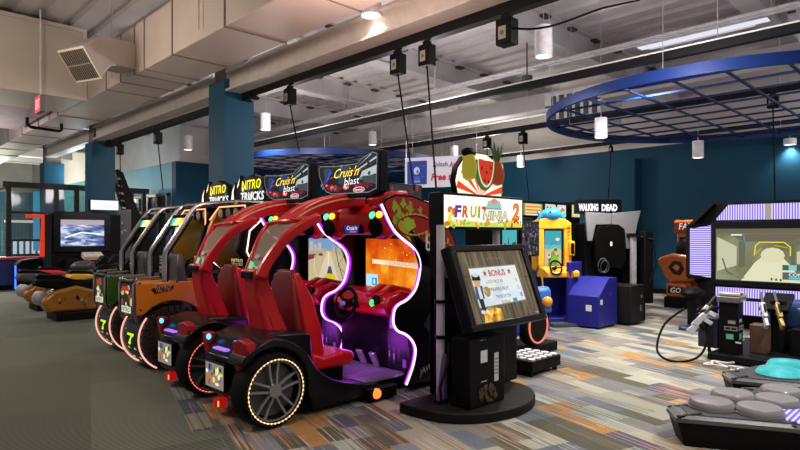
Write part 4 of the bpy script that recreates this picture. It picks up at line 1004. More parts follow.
for k in range(9):
    an = 2*PI*k/9; lv.strip([(4.52, 3.345, 2.21), (4.52+.045*math.cos(an), 3.345+.03*math.sin(an), 2.30), (4.52+.085*math.cos(an), 3.345+.05*math.sin(an), 2.37+.03*(k % 3))], (-math.sin(an), math.cos(an), 0), .006, [.03, .035, .006])
lv.build('leaf_crown', mat('pineapple_leaf', (.04, .17, .06), .5), f)
MB().ball((4.53, 3.325, 2.06), (.06, .03, .06), 12, 6).build('yellow_patch', em('#e8b020', .9), tb)
tb.location = (.10, 0, .1125); tb.scale = (.94, 1, .94)
# tilted screen
al = math.radians(20)
q = Vector((3.60, 2.87, .725)); Vv = Vector((0, math.sin(al), math.cos(al))); Nn = Vector((0, -math.cos(al), math.sin(al)))
def slab(mb, x0, x1, v0, v1, n0, n1):
    vs = [Vector((x, q.y, q.z))+Vv*v+Nn*n for x in (x0, x1) for v in (v0, v1) for n in (n0, n1)]
    return mb.add(vs, [(0, 1, 3, 2), (4, 6, 7, 5), (0, 4, 5, 1), (2, 3, 7, 6), (0, 2, 6, 4), (1, 5, 7, 3)])
sf = slab(MB(), 3.60, 4.69, 0, .725, -.09, 0).build('screen_frame', BLACK, t, .012)
fr = MB()
for r in ((3.60, 4.69, 0, .055), (3.60, 4.69, .675, .725), (3.60, 3.665, .05, .68), (4.625, 4.69, .05, .68)): slab(fr, *r, 0, .028)
fr.build('screen_bezel', GLOSSK, sf, .006)
a = Art(q+Vector((.065, 0, 0))+Vv*.055, (1, 0, 0), Vv, .003); a.U *= .865; W, Hh = 1.11, .615
a.rect(0, 0, W, Hh, WOOD)
for k in range(1, 7): a.rects([(k*.165-.004, 0, k*.165+.004, Hh)], em('#100c08', .7))
a.line([(0, .40), (.16, .405)], .004, em('#100c08', .7)); a.line([(.99, .36), (W, .355)], .004, em('#100c08', .7))
a.poly([(.13, .12), (.93, .14), (.92, .485), (.12, .475)], em('#8a8a7a', .8)); a.poly([(.14, .13), (.92, .15), (.91, .475), (.13, .465)], em_ramp('paper_picture', [(.35, '#c2d0d8'), (.55, '#d8e4e6'), (.7, '#e4e0c8')], 1.1, 5))
a.text('BONUS', .42, .385, .70, .445, em('#c8402a', 1.), 0, .0, .03)
def star(cx, cy, r): return [(cx+r*(1 if k % 2 == 0 else .42)*math.sin(k*PI/5), cy+r*(1 if k % 2 == 0 else .42)*math.cos(k*PI/5)) for k in range(10)]
a.polys([star(.36, .415, .035), star(.77, .42, .035)], em('#b84030', 1.))
a.text('LUCKY PICTURE', .34, .325, .62, .355, em('#b06a58', 1.)); a.text('PINEAPPLE FRUIT', .36, .255, .68, .285, em('#5a4a50', 1.)); a.text('THOSE OF TEN', .43, .19, .68, .218, em('#4a6088', 1.))
a.text('1', .84, .32, .855, .355, em('#98a4b0', 1.)); a.text('5', .84, .25, .86, .285, em('#7888a0', 1.)); a.rects([(.845, .18, .885, .22)], em('#90a0c8', 1.))
a.text('BONUS', .50, .14, .64, .165, em('#b86a5a', 1.)); a.poly([(.69, .145), (.76, .145), (.76, .175), (.69, .175)], em('#4a90b8', 1.))
a.poly([(.14, .0), (.45, .005), (.44, .10), (.28, .13), (.17, .09)], em_ramp('gold_picture', [(.35, '#8a4a10'), (.5, '#e0a028'), (.65, '#ffe070')], 1., 16))
# generic small figure holding a tray
SK = em('#d8a878', 1.)
a.poly([(.155, .10), (.21, .10), (.215, .22), (.14, .22)], em('#282a30', .9)); a.poly([(.12, .20), (.24, .20), (.25, .31), (.13, .31)], em('#405878', 1.)); a.poly([(.165, .20), (.215, .20), (.21, .31), (.17, .31)], em('#d8dce0', 1.)); a.ell(.185, .35, .055, .05, SK); a.poly([(.12, .36), (.25, .355), (.25, .40), (.13, .41)], em('#181410', .8)); a.ell(.19, .405, .05, .018, em('#d8d8d8', 1.)); a.ell(.30, .255, .05, .045, em('#b08a48', 1.)); a.line([(.25, .29), (.29, .25)], .022, SK); a.ells([(.15, .09, .03, .016), (.22, .085, .03, .016)], em('#e0e0dc', 1.))
a.text('touch', 1.0, .015, 1.06, .032, em('#c8c8c8', .9)); a.text('BONUS STAGE', .42, .535, .66, .552, em('#8a8070', .8))
a.build('screen_picture', sf)
MB().box(3.9, 4.5, 3.1, 3.43, .98, 1.12).build('screen_mount', BLACK, t, .01)
pc = MB().box(3.66, 4.14, 2.93, 3.13, .085, .66).build('coin_box', BLACK, t, .012)
a = artY(2.93, 3.66, .085); a.rect(.14, .36, .23, .46, pr('#b8bcc4')); a.rect(.325, .18, .385, .42, pr('#a8aaac')); a.rects([(.335, .36-.03*i, .375, .372-.03*i) for i in range(5)], pr('#5a5c60')); a.rect(.14, .20, .22, .21, pr('#8a8a90')); a.rects([(.13, .545, .17, .55), (.19, .545, .2, .55)], pr('#8a8a8a'))
a.spots(.13, .03, .34, .17, 7, [pr('#3a2418'), pr('#241a14'), pr('#4a3a22')], .012, .03, 6); a.build('print', pc)
MB().box(3.95, 4.8, 3.25, 3.43, .085, .7).build('lower_cabinet', BLACK, t, .01)
MB().tube([(3.66, 3.15, .60), (3.58, 3.1, .45), (3.55, 3.15, .25), (3.62, 3.2, .10)], .012, 6).build('cord', RUBBER, t)
MB().prism([(3.60, .12), (3.68, .50), (3.70, .12)], 'y', 3.2, 3.24).build('purple_sheet', mat('purple_sheet', (.10, .05, .14), .4), t)

# dark red machine behind the kiosk
t = thing('prize_machine', 'dark red prize machine standing behind the poles of the touch kiosk', 'arcade game', (5.3, 5.4, 0))
MB().box(4.85, 5.65, 5.05, 5.75, 0, 1.62).build('cabinet', mat('maroon_panel', (.12, .012, .018), .35, 0, .3, 4), t, .015)
for x in (4.95, 5.2, 5.45): MB().box(x, x+.03, 5.03, 5.06, .3, 1.55).build('trim_strip', mat('red_strip', (.28, .03, .03), .35), t)
hb = MB().box(4.80, 5.40, 5.1, 5.3, 1.72, 2.14).build('header_board', BLACK, t, .01)
MB().box(4.9, 5.3, 5.15, 5.25, 1.6, 1.75).build('header_post', BLACK, t)
a = artY(5.1, 4.82, 1.74); a.rect(0, 0, .56, .38, pr('#1a0a0c')); a.spots(.02, .02, .54, .36, 8, [pr('#6a1418'), pr('#3a0a0e'), pr('#8a2a2a')], .012, .04, 3); a.build('print', hb)

# blue and white motorbike game and low chequered step behind the kiosk
t = thing('motorbike_game', 'blue and white motorbike game partly hidden behind the touch kiosk screen', 'arcade game', (5.75, 4.15, 0)); MG = t
BW = mat('blue_fairing', (.03, .06, .42), .3, 0, .1, 5, .4); WW = mat('white_fairing', (.62, .64, .72), .35, 0, .05, 5, .3)
MB().box(5.0, 6.6, 3.95, 4.4, 0, .12).build('base', BLACK, t, .015)
MB().prism([(5.0, .25), (5.15, .55), (5.5, .62), (5.9, .58), (6.1, .40), (5.9, .26), (5.4, .2)], 'y', 4.02, 4.30).build('fairing', BW, t, .05, seg=3)
MB().prism([(5.05, .35), (5.3, .48), (5.75, .45), (5.6, .36), (5.3, .30)], 'y', 3.99, 4.33).build('fairing_flash', WW, t, .02)
MB().prism([(4.95, .15), (5.0, 1.0), (5.1, 1.0), (5.16, .15)], 'y', 3.95, 4.35).build('front_shield', WW, t, .02)
MB().strip([(5.1, 4.16, .66), (5.4, 4.16, .70), (5.75, 4.16, .68)], (0, 1, 0), .08, .2).build('seat', BLACK, t, .02)
w_ = MB().lathe([(.17, .05), (.23, .05), (.25, .02), (.25, -.06), (.23, -.09), (.16, -.09)], (6.08, 3.98, .37), (0, -1, 0), 28).build('wheel', RUBBER, t)
MB().torus((6.08, 3.91, .37), (0, 1, 0), .205, .012, 32, 6).build('rim_light', em('#ff8a78', .9), w_)
rm = MB()
for k in range(6):
    an = k*PI/3; rm.tube([(6.08, 3.95, .37), (6.08+.18*math.cos(an), 3.95, .37+.18*math.sin(an))], .016, 6)
rm.build('spokes', BW, w_)
MB().box(5.15, 5.75, 4.06, 4.26, .1, .3).build('lower_frame', GREYD, t, .02)
MG.location.x += .16
t = thing('chequered_step', 'low black step with white round studs on the floor behind the kiosk', 'foot step', (5.55, 3.55, 0))
MB().box(5.22, 5.80, 3.35, 3.80, .05, .17).build('step_box', BLACK, t, .01)
for x in (5.25, 5.73):
    for y in (3.38, 3.73): MB().box(x, x+.04, y, y+.04, 0, .05).build('foot', BLACKM, t)
for i in range(5):
    for j in range(4): MB().cyl((5.30+i*.11, 3.41+j*.11, .17), .042, .012, n=16).build('stud', WHITEP, t)

# ------------------------------------------------------------------ games along the middle: yellow cabinet and neighbours
YEL = mat('yellow_cabinet', (.72, .36, .02), .35, 0, .08, 5, .3); COB = mat('cobalt_panel', (.015, .016, .21), .45, 0, .1, 4, spec=.3)
X0 = 7.75; Y_ = 5.0
YG = t = thing('yellow_racing_game', 'yellow racing game with tall screen and a round blue fish on its top', 'arcade game', (8.15, 5.2, 0))
MB().box(7.86, 8.70, 5.06, 5.5, 0, 1.86).build('cabinet', COB, t, .02)
for x in (7.84, 8.48): MB().prism([(5.02, .95), (4.92, 1.05), (4.95, 1.80), (5.05, 1.90), (5.25, 1.9), (5.25, .95)], 'x', x, x+.17).build('side_cheek', YEL, t, .03)
MB().prism([(7.86, 1.82), (7.92, 1.93), (8.2, 1.97), (8.5, 1.93), (8.64, 1.86), (8.64, 1.74), (7.86, 1.74)], 'y', 4.94, 5.2).build('top_arch', YEL, t, .02)
sb = MB().box(7.99, 8.46, 4.98, 5.08, 1.0, 1.76).build('screen_bezel', BLACK, t, .01)
a = artY(4.98, 8.03, 1.05); W, Hh = .39, .66
a.rect(0, 0, W, Hh, em('#58c0c8', 1.)); a.rect(0, .4, W, Hh, em('#38a8b8', 1.)); a.poly([(0, 0), (W, 0), (W, .3), (.25, .36), (.1, .3), (0, .33)], em('#d0c08a', 1.)); a.poly([(.05, 0), (.34, 0), (.22, .28), (.17, .28)], em('#8a9a58', 1.)); a.ells([(.24, .12, .08, .07)], em('#7ac020', 1.1)); a.ells([(.3, .5, .05, .03), (.1, .2, .04, .05)], em('#e8e8d8', 1.)); a.spots(.02, .05, .36, .34, 4, [em('#a83820', 1.), em('#40803a', 1.)], .015, .035, 3); a.line([(.1, .36), (.2, .45), (.3, .40)], .012, em('#6a5a4a', 1.)); a.build('screen_picture', sb)
for x, dx in ((7.80, -.02), (8.60, .02)):
    sp = MB().obox((x+dx, 4.93, 1.38), (.13, .14, .28)).build('speaker', YEL if dx > 0 else BLACK, t, .025)
    MB().box(x+dx-.04, x+dx+.04, 4.845, 4.865, 1.28, 1.48).build('speaker_grille', BLACK, sp, .01)
a = artY(4.915, 8.50, 1.0); a.line([(.02, .78), (.10, .76), (.08, .70), (.02, .68)], .012, pr('#5a3010'))
for i in range(5): a.polys([[(.02, .56+.06*i), (.11, .58+.06*i), (.05, .545+.06*i)]], pr('#6a3a10'))
a.build('cheek_print', t)
MB().prism([(4.55, .86), (4.55, .96), (4.75, 1.03), (5.06, 1.05), (5.06, .84)], 'x', 7.88, 8.62).build('dashboard', YEL, t, .02)
sw = MB().torus((8.08, 4.56, 1.04), (0, -1, .3), .13, .018, 26, 6).tube([(8.08, 4.56, 1.04), (8.08, 4.72, 1.0)], .03, 8).tube([(7.95, 4.56, 1.04), (8.21, 4.56, 1.04)], .014, 6).build('steering_wheel', BLACK, t)
MB().lathe([(.0, .02), (.07, .015), (.08, 0)], (8.40, 4.55, .92), (0, -1, .2), 16).build('dash_button', em('#d87818', .6), t)
MB().box(7.9, 8.6, 4.62, 5.06, 0, .12).build('floor_plate', COB, t, .01)
for s, x in ((0, 7.88), (1, 8.59)): MB().tube([(x, 4.8, .9), (x, 4.72, .5), (x, 4.7, .1)], .02, 8).build('frame_tube', mat('amber_tube', (.6, .35, .05), .4), t)
fh = MB().ball((8.2, 5.0, 2.02), (.24, .12, .12), 18, 10).build('fish_body', mat('blue_fish', (.02, .28, .70), .35), t)
for s in (-1, 1): MB().prism([(8.2+s*.18, 1.98), (8.2+s*.34, 2.08), (8.2+s*.30, 1.98), (8.2+s*.34, 1.92)], 'y', 4.97, 5.03).build('fin', mat('blue_fish', (.02, .28, .70), .35), fh, .01)
MB().ball((8.12, 4.89, 2.06), (.02, .012, .02), 8, 6).build('eye', BLACK, fh)
st = MB().prism([(4.0, .30), (4.05, .70), (4.18, .76), (4.26, .56), (4.5, .50), (4.52, .34)], 'x', 7.36, 7.72).build('seat', mat('blue_seat', (.03, .14, .50), .4), t, .04)
MB().ball((7.6, 3.98, .50), (.11, .06, .09), 14, 8).build('seat_badge', mat('orange_badge', (.75, .32, .03), .4), st)
MB().box(7.4, 7.68, 4.05, 4.45, 0, .32).build('seat_base', BLACK, t, .01)
MB().box(7.9, 8.5, 4.3, 4.62, .0, .06).build('foot_rest', GREYD, t)

YG.scale = (.78, .88, .92); YG.location = (8.92, 5.46, 0); YG.rotation_euler = (0, 0, math.radians(-35))
t = thing('video_cabinet', 'dark cabinet with a small city screen and starry side, left of the yellow game', 'arcade game', (7.6, 5.4, 0))
MB().box(7.12, 8.1, 5.2, 5.8, 0, 1.78).build('cabinet', BLACK, t, .015)
sb = MB().box(7.13, 7.60, 5.12, 5.2, 1.1, 1.62).build('screen_bezel', BLACK, t, .01)
a = artY(5.12, 7.17, 1.18); a.U *= 1.25; a.rect(0, 0, .30, .40, em('#48b0b8', 1.)); a.poly([(0, 0), (.3, 0), (.3, .12), (0, .14)], em('#a89888', .9)); a.polys([[(.10, .12), (.14, .12), (.125, .3)], [(.02, .12), (.08, .12), (.08, .18), (.02, .2)], [(.2, .12), (.28, .12), (.28, .22), (.2, .2)]], em('#3a4038', .9)); a.poly([(.05, 0), (.25, 0), (.16, .12)], em('#605850', .9)); a.build('screen_picture', sb)
pn = MB().box(7.64, 8.16, 5.1, 5.2, 1.16, 1.72).build('picture_panel', BLACK, t, .01)
a = artY(5.1, 7.66, 1.18); a.rect(0, 0, .48, .52, em('#2a2440', .6)); a.spots(.02, .02, .46, .5, 12, [em('#5a6a48', .7), em('#803a68', .7), em('#a08a58', .7), em('#384a80', .8), em('#181420', .4)], .015, .035, 12); a.build('panel_picture', pn)
for lab, x0, x1, kind in (('food picture header with three burger rows', 9.02, 9.74, 0), ('cartoon picture header behind the blue fish', 9.78, 10.60, 1), ('narrow cream light box header at the right end', 10.80, 11.16, 2)):
    hx = thing('header_light_box', ('lit ' if kind < 2 else '')+lab+' above the yellow game row', 'light box', ((x0+x1)/2, 6.15, 1.85), group='light boxes above the game row')
    zb = 1.85
    MB().box(x0, x1, 6.0, 6.25, zb, 2.13+.02*kind).build('box', BLACK, hx, .01)
    a = artY(6.0, x0+.02, zb+.02); a.U *= (x1-x0-.04)/(.48, .66, .24)[kind]; w_ = (.48, .66, .24)[kind]
    if kind == 0:
        a.rect(0, 0, w_, .22, em('#c8c890', 1.)); a.rects([(.06, .03+.062*i, w_-.06, .055+.062*i) for i in range(3)], em('#d84a20', 1.)); a.rects([(.06, .048+.062*i, w_-.06, .07+.062*i) for i in range(3)], em('#f8d060', 1.2)); a.rects([(0, 0, .04, .22), (w_-.04, 0, w_, .22)], em('#6a7840', 1.)); a.rects([(.07, .0, w_-.07, .025)], em('#e8e8e0', 1.1))
    elif kind == 1:
        a.rect(0, 0, w_, .23, em('#d8e0d0', 1.)); a.spots(.03, .03, w_-.03, .2, 7, [em('#b03028', 1.), em('#f8f8f0', 1.1), em('#3a7a58', 1.)], .012, .04, 21); a.ells([(.53, .1, .08, .07)], em('#c02a18', 1.)); a.ells([(.56, .09, .045, .04), (.5, .14, .03, .02)], em('#f0c040', 1.1)); a.poly([(.3, .23), (.38, .23), (.36, .16)], em('#202428', .6))
    else: a.rect(0, 0, w_, .25, em('#e8d8a0', 1.)); a.rects([(.02, .02, w_-.02, .025), (.02, .22, w_-.02, .225)], em('#b89850', 1.))
    a.build('light_box_picture', hx)

t = thing('game_cabinet', 'dark cabinet block behind the yellow game, carrying the lit header boxes', 'game cabinet', (10.1, 6.4, 0))
MB().box(8.98, 11.2, 6.02, 6.7, 0, 1.85).build('body', BLACK, t, .02)
MB().box(9.1, 10.9, 5.98, 6.03, 1.0, 1.7).build('front_panel', GLOSSK, t, .01)
# cobalt box and black box (backs of seats)
t = thing('seat_cabinet', 'cobalt blue sloped box with a white sticker on the floor by the yellow game', 'game cabinet', (8.9, 4.5, 0))
MB().prism([(8.63, .03), (8.63, .52), (8.98, .80), (9.28, .80), (9.28, .03)], 'y', 4.32, 4.86).build('cabinet', COB, t, .012)
a = artX(8.63, 4.70, .1); a.rect(.16, .18, .26, .28, STICK); a.build('sticker', t)
a = artY(4.32, 8.63, .03); a.rect(.05, .36, .13, .44, STICK); a.ells([(.12, .05, .012, .012), (.5, .05, .012, .012), (.4, .52, .012, .012)], pr('#8a8aa0')); a.build('sticker', t)
for x in (8.68, 9.15):
    for y in (4.36, 4.74): MB().box(x, x+.08, y, y+.08, 0, .03).build('foot', BLACK, t)
MB().box(8.72, 9.1, 4.86, 4.94, .03, 1.05).build('back_panel', COB, t, .01)
t = thing('black_control_box', 'plain black box with small labels to the right of the cobalt box', 'game cabinet', (9.6, 4.3, 0))
MB().box(9.34, 9.86, 4.12, 4.8, .04, .66).build('box', mat('charcoal_panel', (.009, .0085, .008), .5, spec=.15), t, .012)
for x in (9.40, 9.74): MB().cyl((x, 4.25, 0), .03, .04, n=10).build('foot', BLACKM, t)
MB().box(9.86, 9.95, 4.2, 4.6, .2, .45).build('side_box', GREYD, t, .01)
a = artY(4.12, 9.34, .04); a.rects([(.36, .18, .42, .28), (.38, .4, .44, .45)], pr('#6a6a6a')); a.build('sticker', t)

# zombie shooting cabinet with grey wings
ZG = t = thing('shooting_cabinet', 'black shooting cabinet with grey wings and white lit zombie title on top', 'arcade game', (9.6, 5.6, 0))
GW = mat('grey_wing', (.16, .16, .17), .5, 0, .1, 3)
MB().box(9.0, 10.5, 5.6, 6.2, 0, 1.75).build('cabinet', BLACK, t, .02)
MB().prism([(8.92, 1.42), (8.86, 1.95), (9.6, 1.93), (9.6, 1.72), (9.15, 1.72), (9.05, 1.42)], 'y', 5.30, 5.36).build('wing', GW, t, .01)
MB().prism([(9.6, 1.72), (9.6, 1.93), (10.42, 1.98), (10.32, 1.74), (10.18, 1.28), (9.98, 1.28), (9.92, 1.60)], 'y', 5.26, 5.32).build('wing', GW, t, .01)
MB().prism([(9.1, .95), (9.08, 1.55), (9.2, 1.70), (9.4, 1.68), (9.5, 1.73), (9.75, 1.72), (9.92, 1.64), (9.98, 1.1), (9.85, .9)], 'y', 5.2, 5.3).build('back_plate', mat('matt_black', (.003, .003, .003), .8, spec=.03), t, .02)
a = artY(5.2, 9.5, 1.33); a.rect(0, 0, .055, .08, STICK); a.build('sticker', t)
p = MB().box(10.03, 10.16, 5.06, 5.16, .60, 1.52).build('grey_post', mat('satin_silver', (.42, .42, .43), .35, .4), t, .008)
MB().box(10.0, 10.2, 5.0, 5.26, 1.5, 1.56).build('post_bracket', BLACK, p)
MB().box(9.9, 10.3, 4.9, 5.6, 0, .62).build('gun_stand', BLACK, t, .01)
MB().torus((9.25, 5.14, .98), (0, 1, .2), .13, .012, 28, 6).torus((9.30, 5.12, .96), (.2, 1, .1), .11, .010, 28, 6).build('hose_loop', GREYD, t)
hd = MB().box(8.78, 10.1, 5.62, 5.8, 1.93, 2.20).build('header_box', BLACK, t, .01)
a = artY(5.62, 8.8, 1.95); a.text('WALKING', .03, .03, .60, .17, em('#f4f8ff', 1.4), 0, 0, .05); a.text('DEAD', .70, .03, 1.16, .16, em('#f4f8ff', 1.4), 0, 0, .05); a.build('header_letters', hd)
MB().box(10.35, 10.6, 5.0, 5.6, .3, 1.6).build('side_panel', BLACK, t, .02)
MB().tube([(10.3, 5.1, 1.5), (10.55, 4.95, 1.45), (10.6, 4.9, 1.0), (10.45, 4.92, .7)], .02, 8).build('gun_cable', BLACK, t)

ZG.location = (10.15, 4.95, -.0); ZG.rotation_euler = (0, 0, math.radians(-38)); ZG.scale = (.66, .8, .98)
# ------------------------------------------------------------------ orange water racer by the wall
OR2 = mat('burnt_orange', (.30, .068, .008), .35, 0, .15, 5, .3)
OG = t = thing('orange_racing_game', 'orange and black ride-on racing game in front of the blue wall', 'arcade game', (13.2, 4.85, 0))
MB().box(13.1, 14.2, 4.35, 5.15, 0, 1.75).build('cabinet', OR2, t, .05)
hd = MB().prism([(13.08, 1.70), (13.04, 1.98), (13.12, 2.03), (14.0, 2.03), (14.06, 1.74)], 'y', 4.4, 5.2).build('header', OR2, t, .03)
a = artX(13.045, 5.14, 1.76); a.text('FAZZY', .08, .04, .66, .19, em('#e8e8e8', .8), .1); a.rect(.40, .03, .52, .19, em('#f0a030', .8)); a.build('header_text', hd)
MB().box(13.02, 13.1, 4.5, 5.05, 1.2, 1.62).build('screen', BLACK, t, .02)
MB().ball((12.95, 4.83, 1.30), (.2, .25, .30), 16, 10).build('black_seat_top', BLACK, t)
MB().prism([(4.50, .62), (4.42, 1.06), (4.60, 1.20), (4.95, 1.24), (5.22, 1.16), (5.30, 1.08), (5.10, .70), (4.98, .56)], 'x', 12.35, 12.6).build('seat_shell', OR2, t, .06, seg=3)
a = artX(12.35, 5.3, .5); a.poly([(.28, .42), (.40, .58), (.58, .56), (.66, .40), (.56, .24), (.40, .28)], pr('#14100c')); a.poly([(.38, .42), (.46, .5), (.56, .44), (.5, .34)], pr('#a85a20')); a.build('seat_emblem', t)
bx = MB().box(12.32, 12.62, 4.6, 5.06, .25, .56).build('rear_box', OR2, t, .03)
a = artX(12.32, 5.02, .3); a.poly([(.0, .04), (.36, .02), (.38, .18), (.02, .2)], pr('#101010')); a.text('GO', .06, .05, .30, .17, pr('#d8d8d8'), .2); a.build('rear_print', bx)
MB().box(12.3, 13.2, 4.45, 5.1, 0, .25).build('base', BLACK, t, .02)

OG.location = (13.2, 4.52, 0); OG.scale = (1, .85, .90)
# ------------------------------------------------------------------ big gun game with purple light panels
PUR = bpy.data.materials.new('purple_ribbed_light'); PUR.use_nodes = True
_nt = PUR.node_tree; _b = _nt.nodes['Principled BSDF']; _b.inputs['Base Color'].default_value = (.05, .04, .1, 1); _b.inputs['Roughness'].default_value = .3
def ribbed(m, axis, sc, c0, c1, s):
    nt = m.node_tree; b = nt.nodes['Principled BSDF']
    tc = nt.nodes.new('ShaderNodeTexCoord'); w = nt.nodes.new('ShaderNodeTexWave'); w.bands_direction = axis; w.inputs['Scale'].default_value = sc; w.inputs['Distortion'].default_value = .3
    nt.links.new(tc.outputs['Object'], w.inputs['Vector'])
    r = nt.nodes.new('ShaderNodeValToRGB'); r.color_ramp.elements[0].position = .25; r.color_ramp.elements[0].color = H(c0)+(1,); r.color_ramp.elements[1].position = .8; r.color_ramp.elements[1].color = H(c1)+(1,)
    nt.links.new(w.outputs['Fac'], r.inputs['Fac']); nt.links.new(r.outputs['Color'], b.inputs['Emission Color']); b.inputs['Emission Strength'].default_value = s
ribbed(PUR, 'Y', 9, '#6248d0', '#e6dcff', 1.0)
PURZ = PUR.copy(); PURZ.name = 'purple_ribbed_light_level'
for n in PURZ.node_tree.nodes:
    if n.type == 'TEX_WAVE': n.bands_direction = 'Z'; n.inputs['Scale'].default_value = 9
t = thing('gun_game', 'large black six-sided gun game with glowing purple light panels at right', 'arcade game', (10.9, 2.37, 0))
XS = 10.2; YC = 2.36; yl, yr = YC+.76, YC-.76
out = [(yl+.36, .80), (yl+.36, 1.66), (yl+.05, 2.03), (yr-.05, 2.03), (yr-.36, 1.66), (yr-.36, .80), (yr-.05, .22), (yl+.05, .22)]
MB().prism(out, 'x', XS+.06, XS+.8).build('cabinet', BLACK, t, .02)
MB().box(XS+.2, XS+1.0, yr, yl, 0, .25).build('plinth', BLACK, t, .02)
sb = MB().box(XS, XS+.1, yr-.04, yl+.04, .70, 1.72).build('screen_bezel', BLACK, t, .015)
a = artX(XS, yl-.02, .77); W, Hh = 1.48, .83
a.rect(0, 0, W, Hh, em_ramp('corridor_picture', [(.3, '#55583f'), (.5, '#8a8c68'), (.65, '#a8a888'), (.8, '#c8c8a8')], .9, 1.6))
a.poly([(0, Hh), (.4, Hh-.2), (1.0, Hh-.2), (W, Hh)], em('#6a6c58', .9)); a.polys([[(.02, .15), (.30, .25), (.30, .55), (.02, .7)], [(1.1, .3), (1.2, .3), (1.2, .5), (1.1, .48)], [(1.3, .26), (1.46, .26), (1.46, .56), (1.3, .52)]], em('#c8c8a8', 1.))
a.polys([[(.33, .2), (.42, .24), (.42, .62), (.33, .64)], [(1.02, .25), (1.08, .25), (1.08, .6), (1.02, .6)]], em('#6a6e58', .9))
a.poly([(.35, .0), (1.2, 0), (1.0, .30), (.86, .46), (.72, .46), (.55, .3)], em('#dcdcb8', 1.05)); a.ells([(.79, .42, .16, .12)], em('#d8d6b0', 1.05))
a.line([(.55, .42), (.56, .56), (.62, .62), (.94, .62), (1.02, .55), (1.02, .42)], .014, em('#e8d838', 1.15)); a.line([(.57, .45), (.64, .52)], .02, em('#b8a838', 1.)); a.line([(.82, .57), (.98, .54)], .012, em('#c8b838', 1.))
a.line([(.10, .35), (.16, .15), (.32, .06)], .022, em('#50685a', .9)); a.line([(.10, .12), (.4, .06)], .02, em('#708868', .9)); a.line([(.4, .74), (.44, .5)], .02, em('#6888a0', .9))
a.rect(.22, .72, .38, .745, em('#e8e8e0', 1.)); a.line([(.42, .745), (1.2, .75)], .014, em('#b85040', 1.)); a.poly([(1.15, .8), (1.48, .8), (1.48, .66), (1.28, .7)], em('#a83028', 1.))
a.rect(.92, .06, W, .17, em('#5a6a60', .9)); a.rect(.92, .20, W, .28, em('#48605c', .9)); a.rect(1.0, .20, 1.1, .28, em('#8ac8c8', 1.)); a.text('CONTINUE', 1.0, .11, 1.40, .16, em('#e8f4f0', 1.1)); a.rect(1.0, .07, 1.28, .10, em('#40c8d8', 1.1)); a.ells([(.78, .06, .015, .02), (.84, .055, .015, .02), (.90, .05, .015, .02)], em('#50583f', .8))
a.rect(0, 0, W, .018, em('#383828', .6)); a.build('screen_picture', sb)
pa = MB().prism([(yl-.03, 1.77), (yl-.20, 1.98), (yr+.20, 1.98), (yr+.03, 1.77), (yr+.03, 1.74), (yl-.03, 1.74)], 'x', XS+.0, XS+.07).build('top_light_panel', PUR, t)
MB().prism([(YC+.05, 1.75), (YC+.05, 1.98), (YC-.03, 1.98), (YC-.03, 1.75)], 'x', XS-.008, XS+.002).build('yellow_light', em('#c8b8a8', .7), pa)
for s, y in ((1, yl), (-1, yr)):
    ya, yb = y+s*.07, y+s*.33
    MB().add([(XS+.05, ya, .80), (XS-.14, yb, .86), (XS-.14, yb, 1.60), (XS+.05, ya, 1.66)], [(0, 1, 2, 3)]).add([(XS+.09, ya, .80), (XS-.10, yb, .86), (XS-.10, yb, 1.60), (XS+.09, ya, 1.66)], [(3, 2, 1, 0)]).build('side_light_panel', PURZ, t, smooth=0)
    MB().prism([(XS+.1, y+s*.04), (XS-.16, y+s*.36), (XS+.1, y+s*.40)], 'z', .78, .84).build('wing_frame', BLACK, t, .005); MB().prism([(XS+.1, y+s*.04), (XS-.16, y+s*.36), (XS+.1, y+s*.40)], 'z', 1.62, 1.68).build('wing_frame', BLACK, t, .005)
    MB().strip([(XS-.13, y+s*.36, .80), (XS-.13, y+s*.36, 1.66)], (0, 1, 0), .05, .05).build('wing_post', BLACK, t)
    MB().strip([(XS-.05, y+s*.34, 1.66), (XS+.02, y+s*.02, 2.01)], (1, 0, 0), .06, .12).build('wing_bar', BLACK, t, .01)
MB().box(XS-.02, XS+.06, yr+.02, yl-.02, .52, .66).build('lower_light_panel', PUR, t)
MB().box(XS-.10, XS+.06, yr+.05, yl-.08, .26, .47).build('lower_light_panel', PUR, t)
MB().box(XS-.06, XS+.06, yr, yl, .47, .52).build('ledge', BLACK, t, .01)

# gun stand
t = thing('gun_stand', 'black gun stand with pale rifles and stickers in front of the gun game', 'arcade gun stand', (7.8, 2.0, 0))
PALE = mat('pale_gun', (.55, .56, .58), .4, .2, .1); BRC = mat('brown_board', (.09, .042, .022), .6, 0, .2)
MB().box(7.42, 8.9, 1.15, 2.35, .02, .10).build('floor_frame', BLACKM, t, .01)
cb = MB().box(7.50, 7.68, 2.04, 2.25, .06, .74).build('column', BLACK, t, .01)
a = artX(7.50, 2.27, .04); a.rects([(.12, .42, .2, .46), (.08, .34, .22, .39)], pr('#8a8a88')); a.rects([(.09, .35, .145, .38), (.155, .35, .21, .38)], pr('#1a1a1a')); a.rect(.10, .24, .18, .30, pr('#5fae8a')); a.rect(.2, .2, .26, .22, pr('#c8c8c8')); a.build('sticker', cb)
a = artY(2.04, 7.47, .04); a.rects([(.06, .44, .15, .48), (.04, .35, .22, .40)], pr('#9a9a98')); a.rects([(.05, .36, .12, .39), (.14, .36, .21, .39)], pr('#151515')); a.rect(.05, .24, .14, .31, pr('#4f9e7a')); a.rect(.18, .21, .25, .235, pr('#c8c8c8')); a.build('sticker', cb)
tpn = MB().obox((7.60, 2.145, .755), (.24, .25, .07), (0, -.12, 0)).build('gun_tray', mat('tray_grey', (.20, .20, .20), .4, .4), t, .01)
for i in range(4): MB().obox((7.52+.05*i, 2.14, .805), (.05, .22, .03), (0, -.12, .2*i)).build('tray_clip', (PALE, GREYD, mat('red_clip', (.35, .04, .04), .4), PALE)[i], tpn, .004)
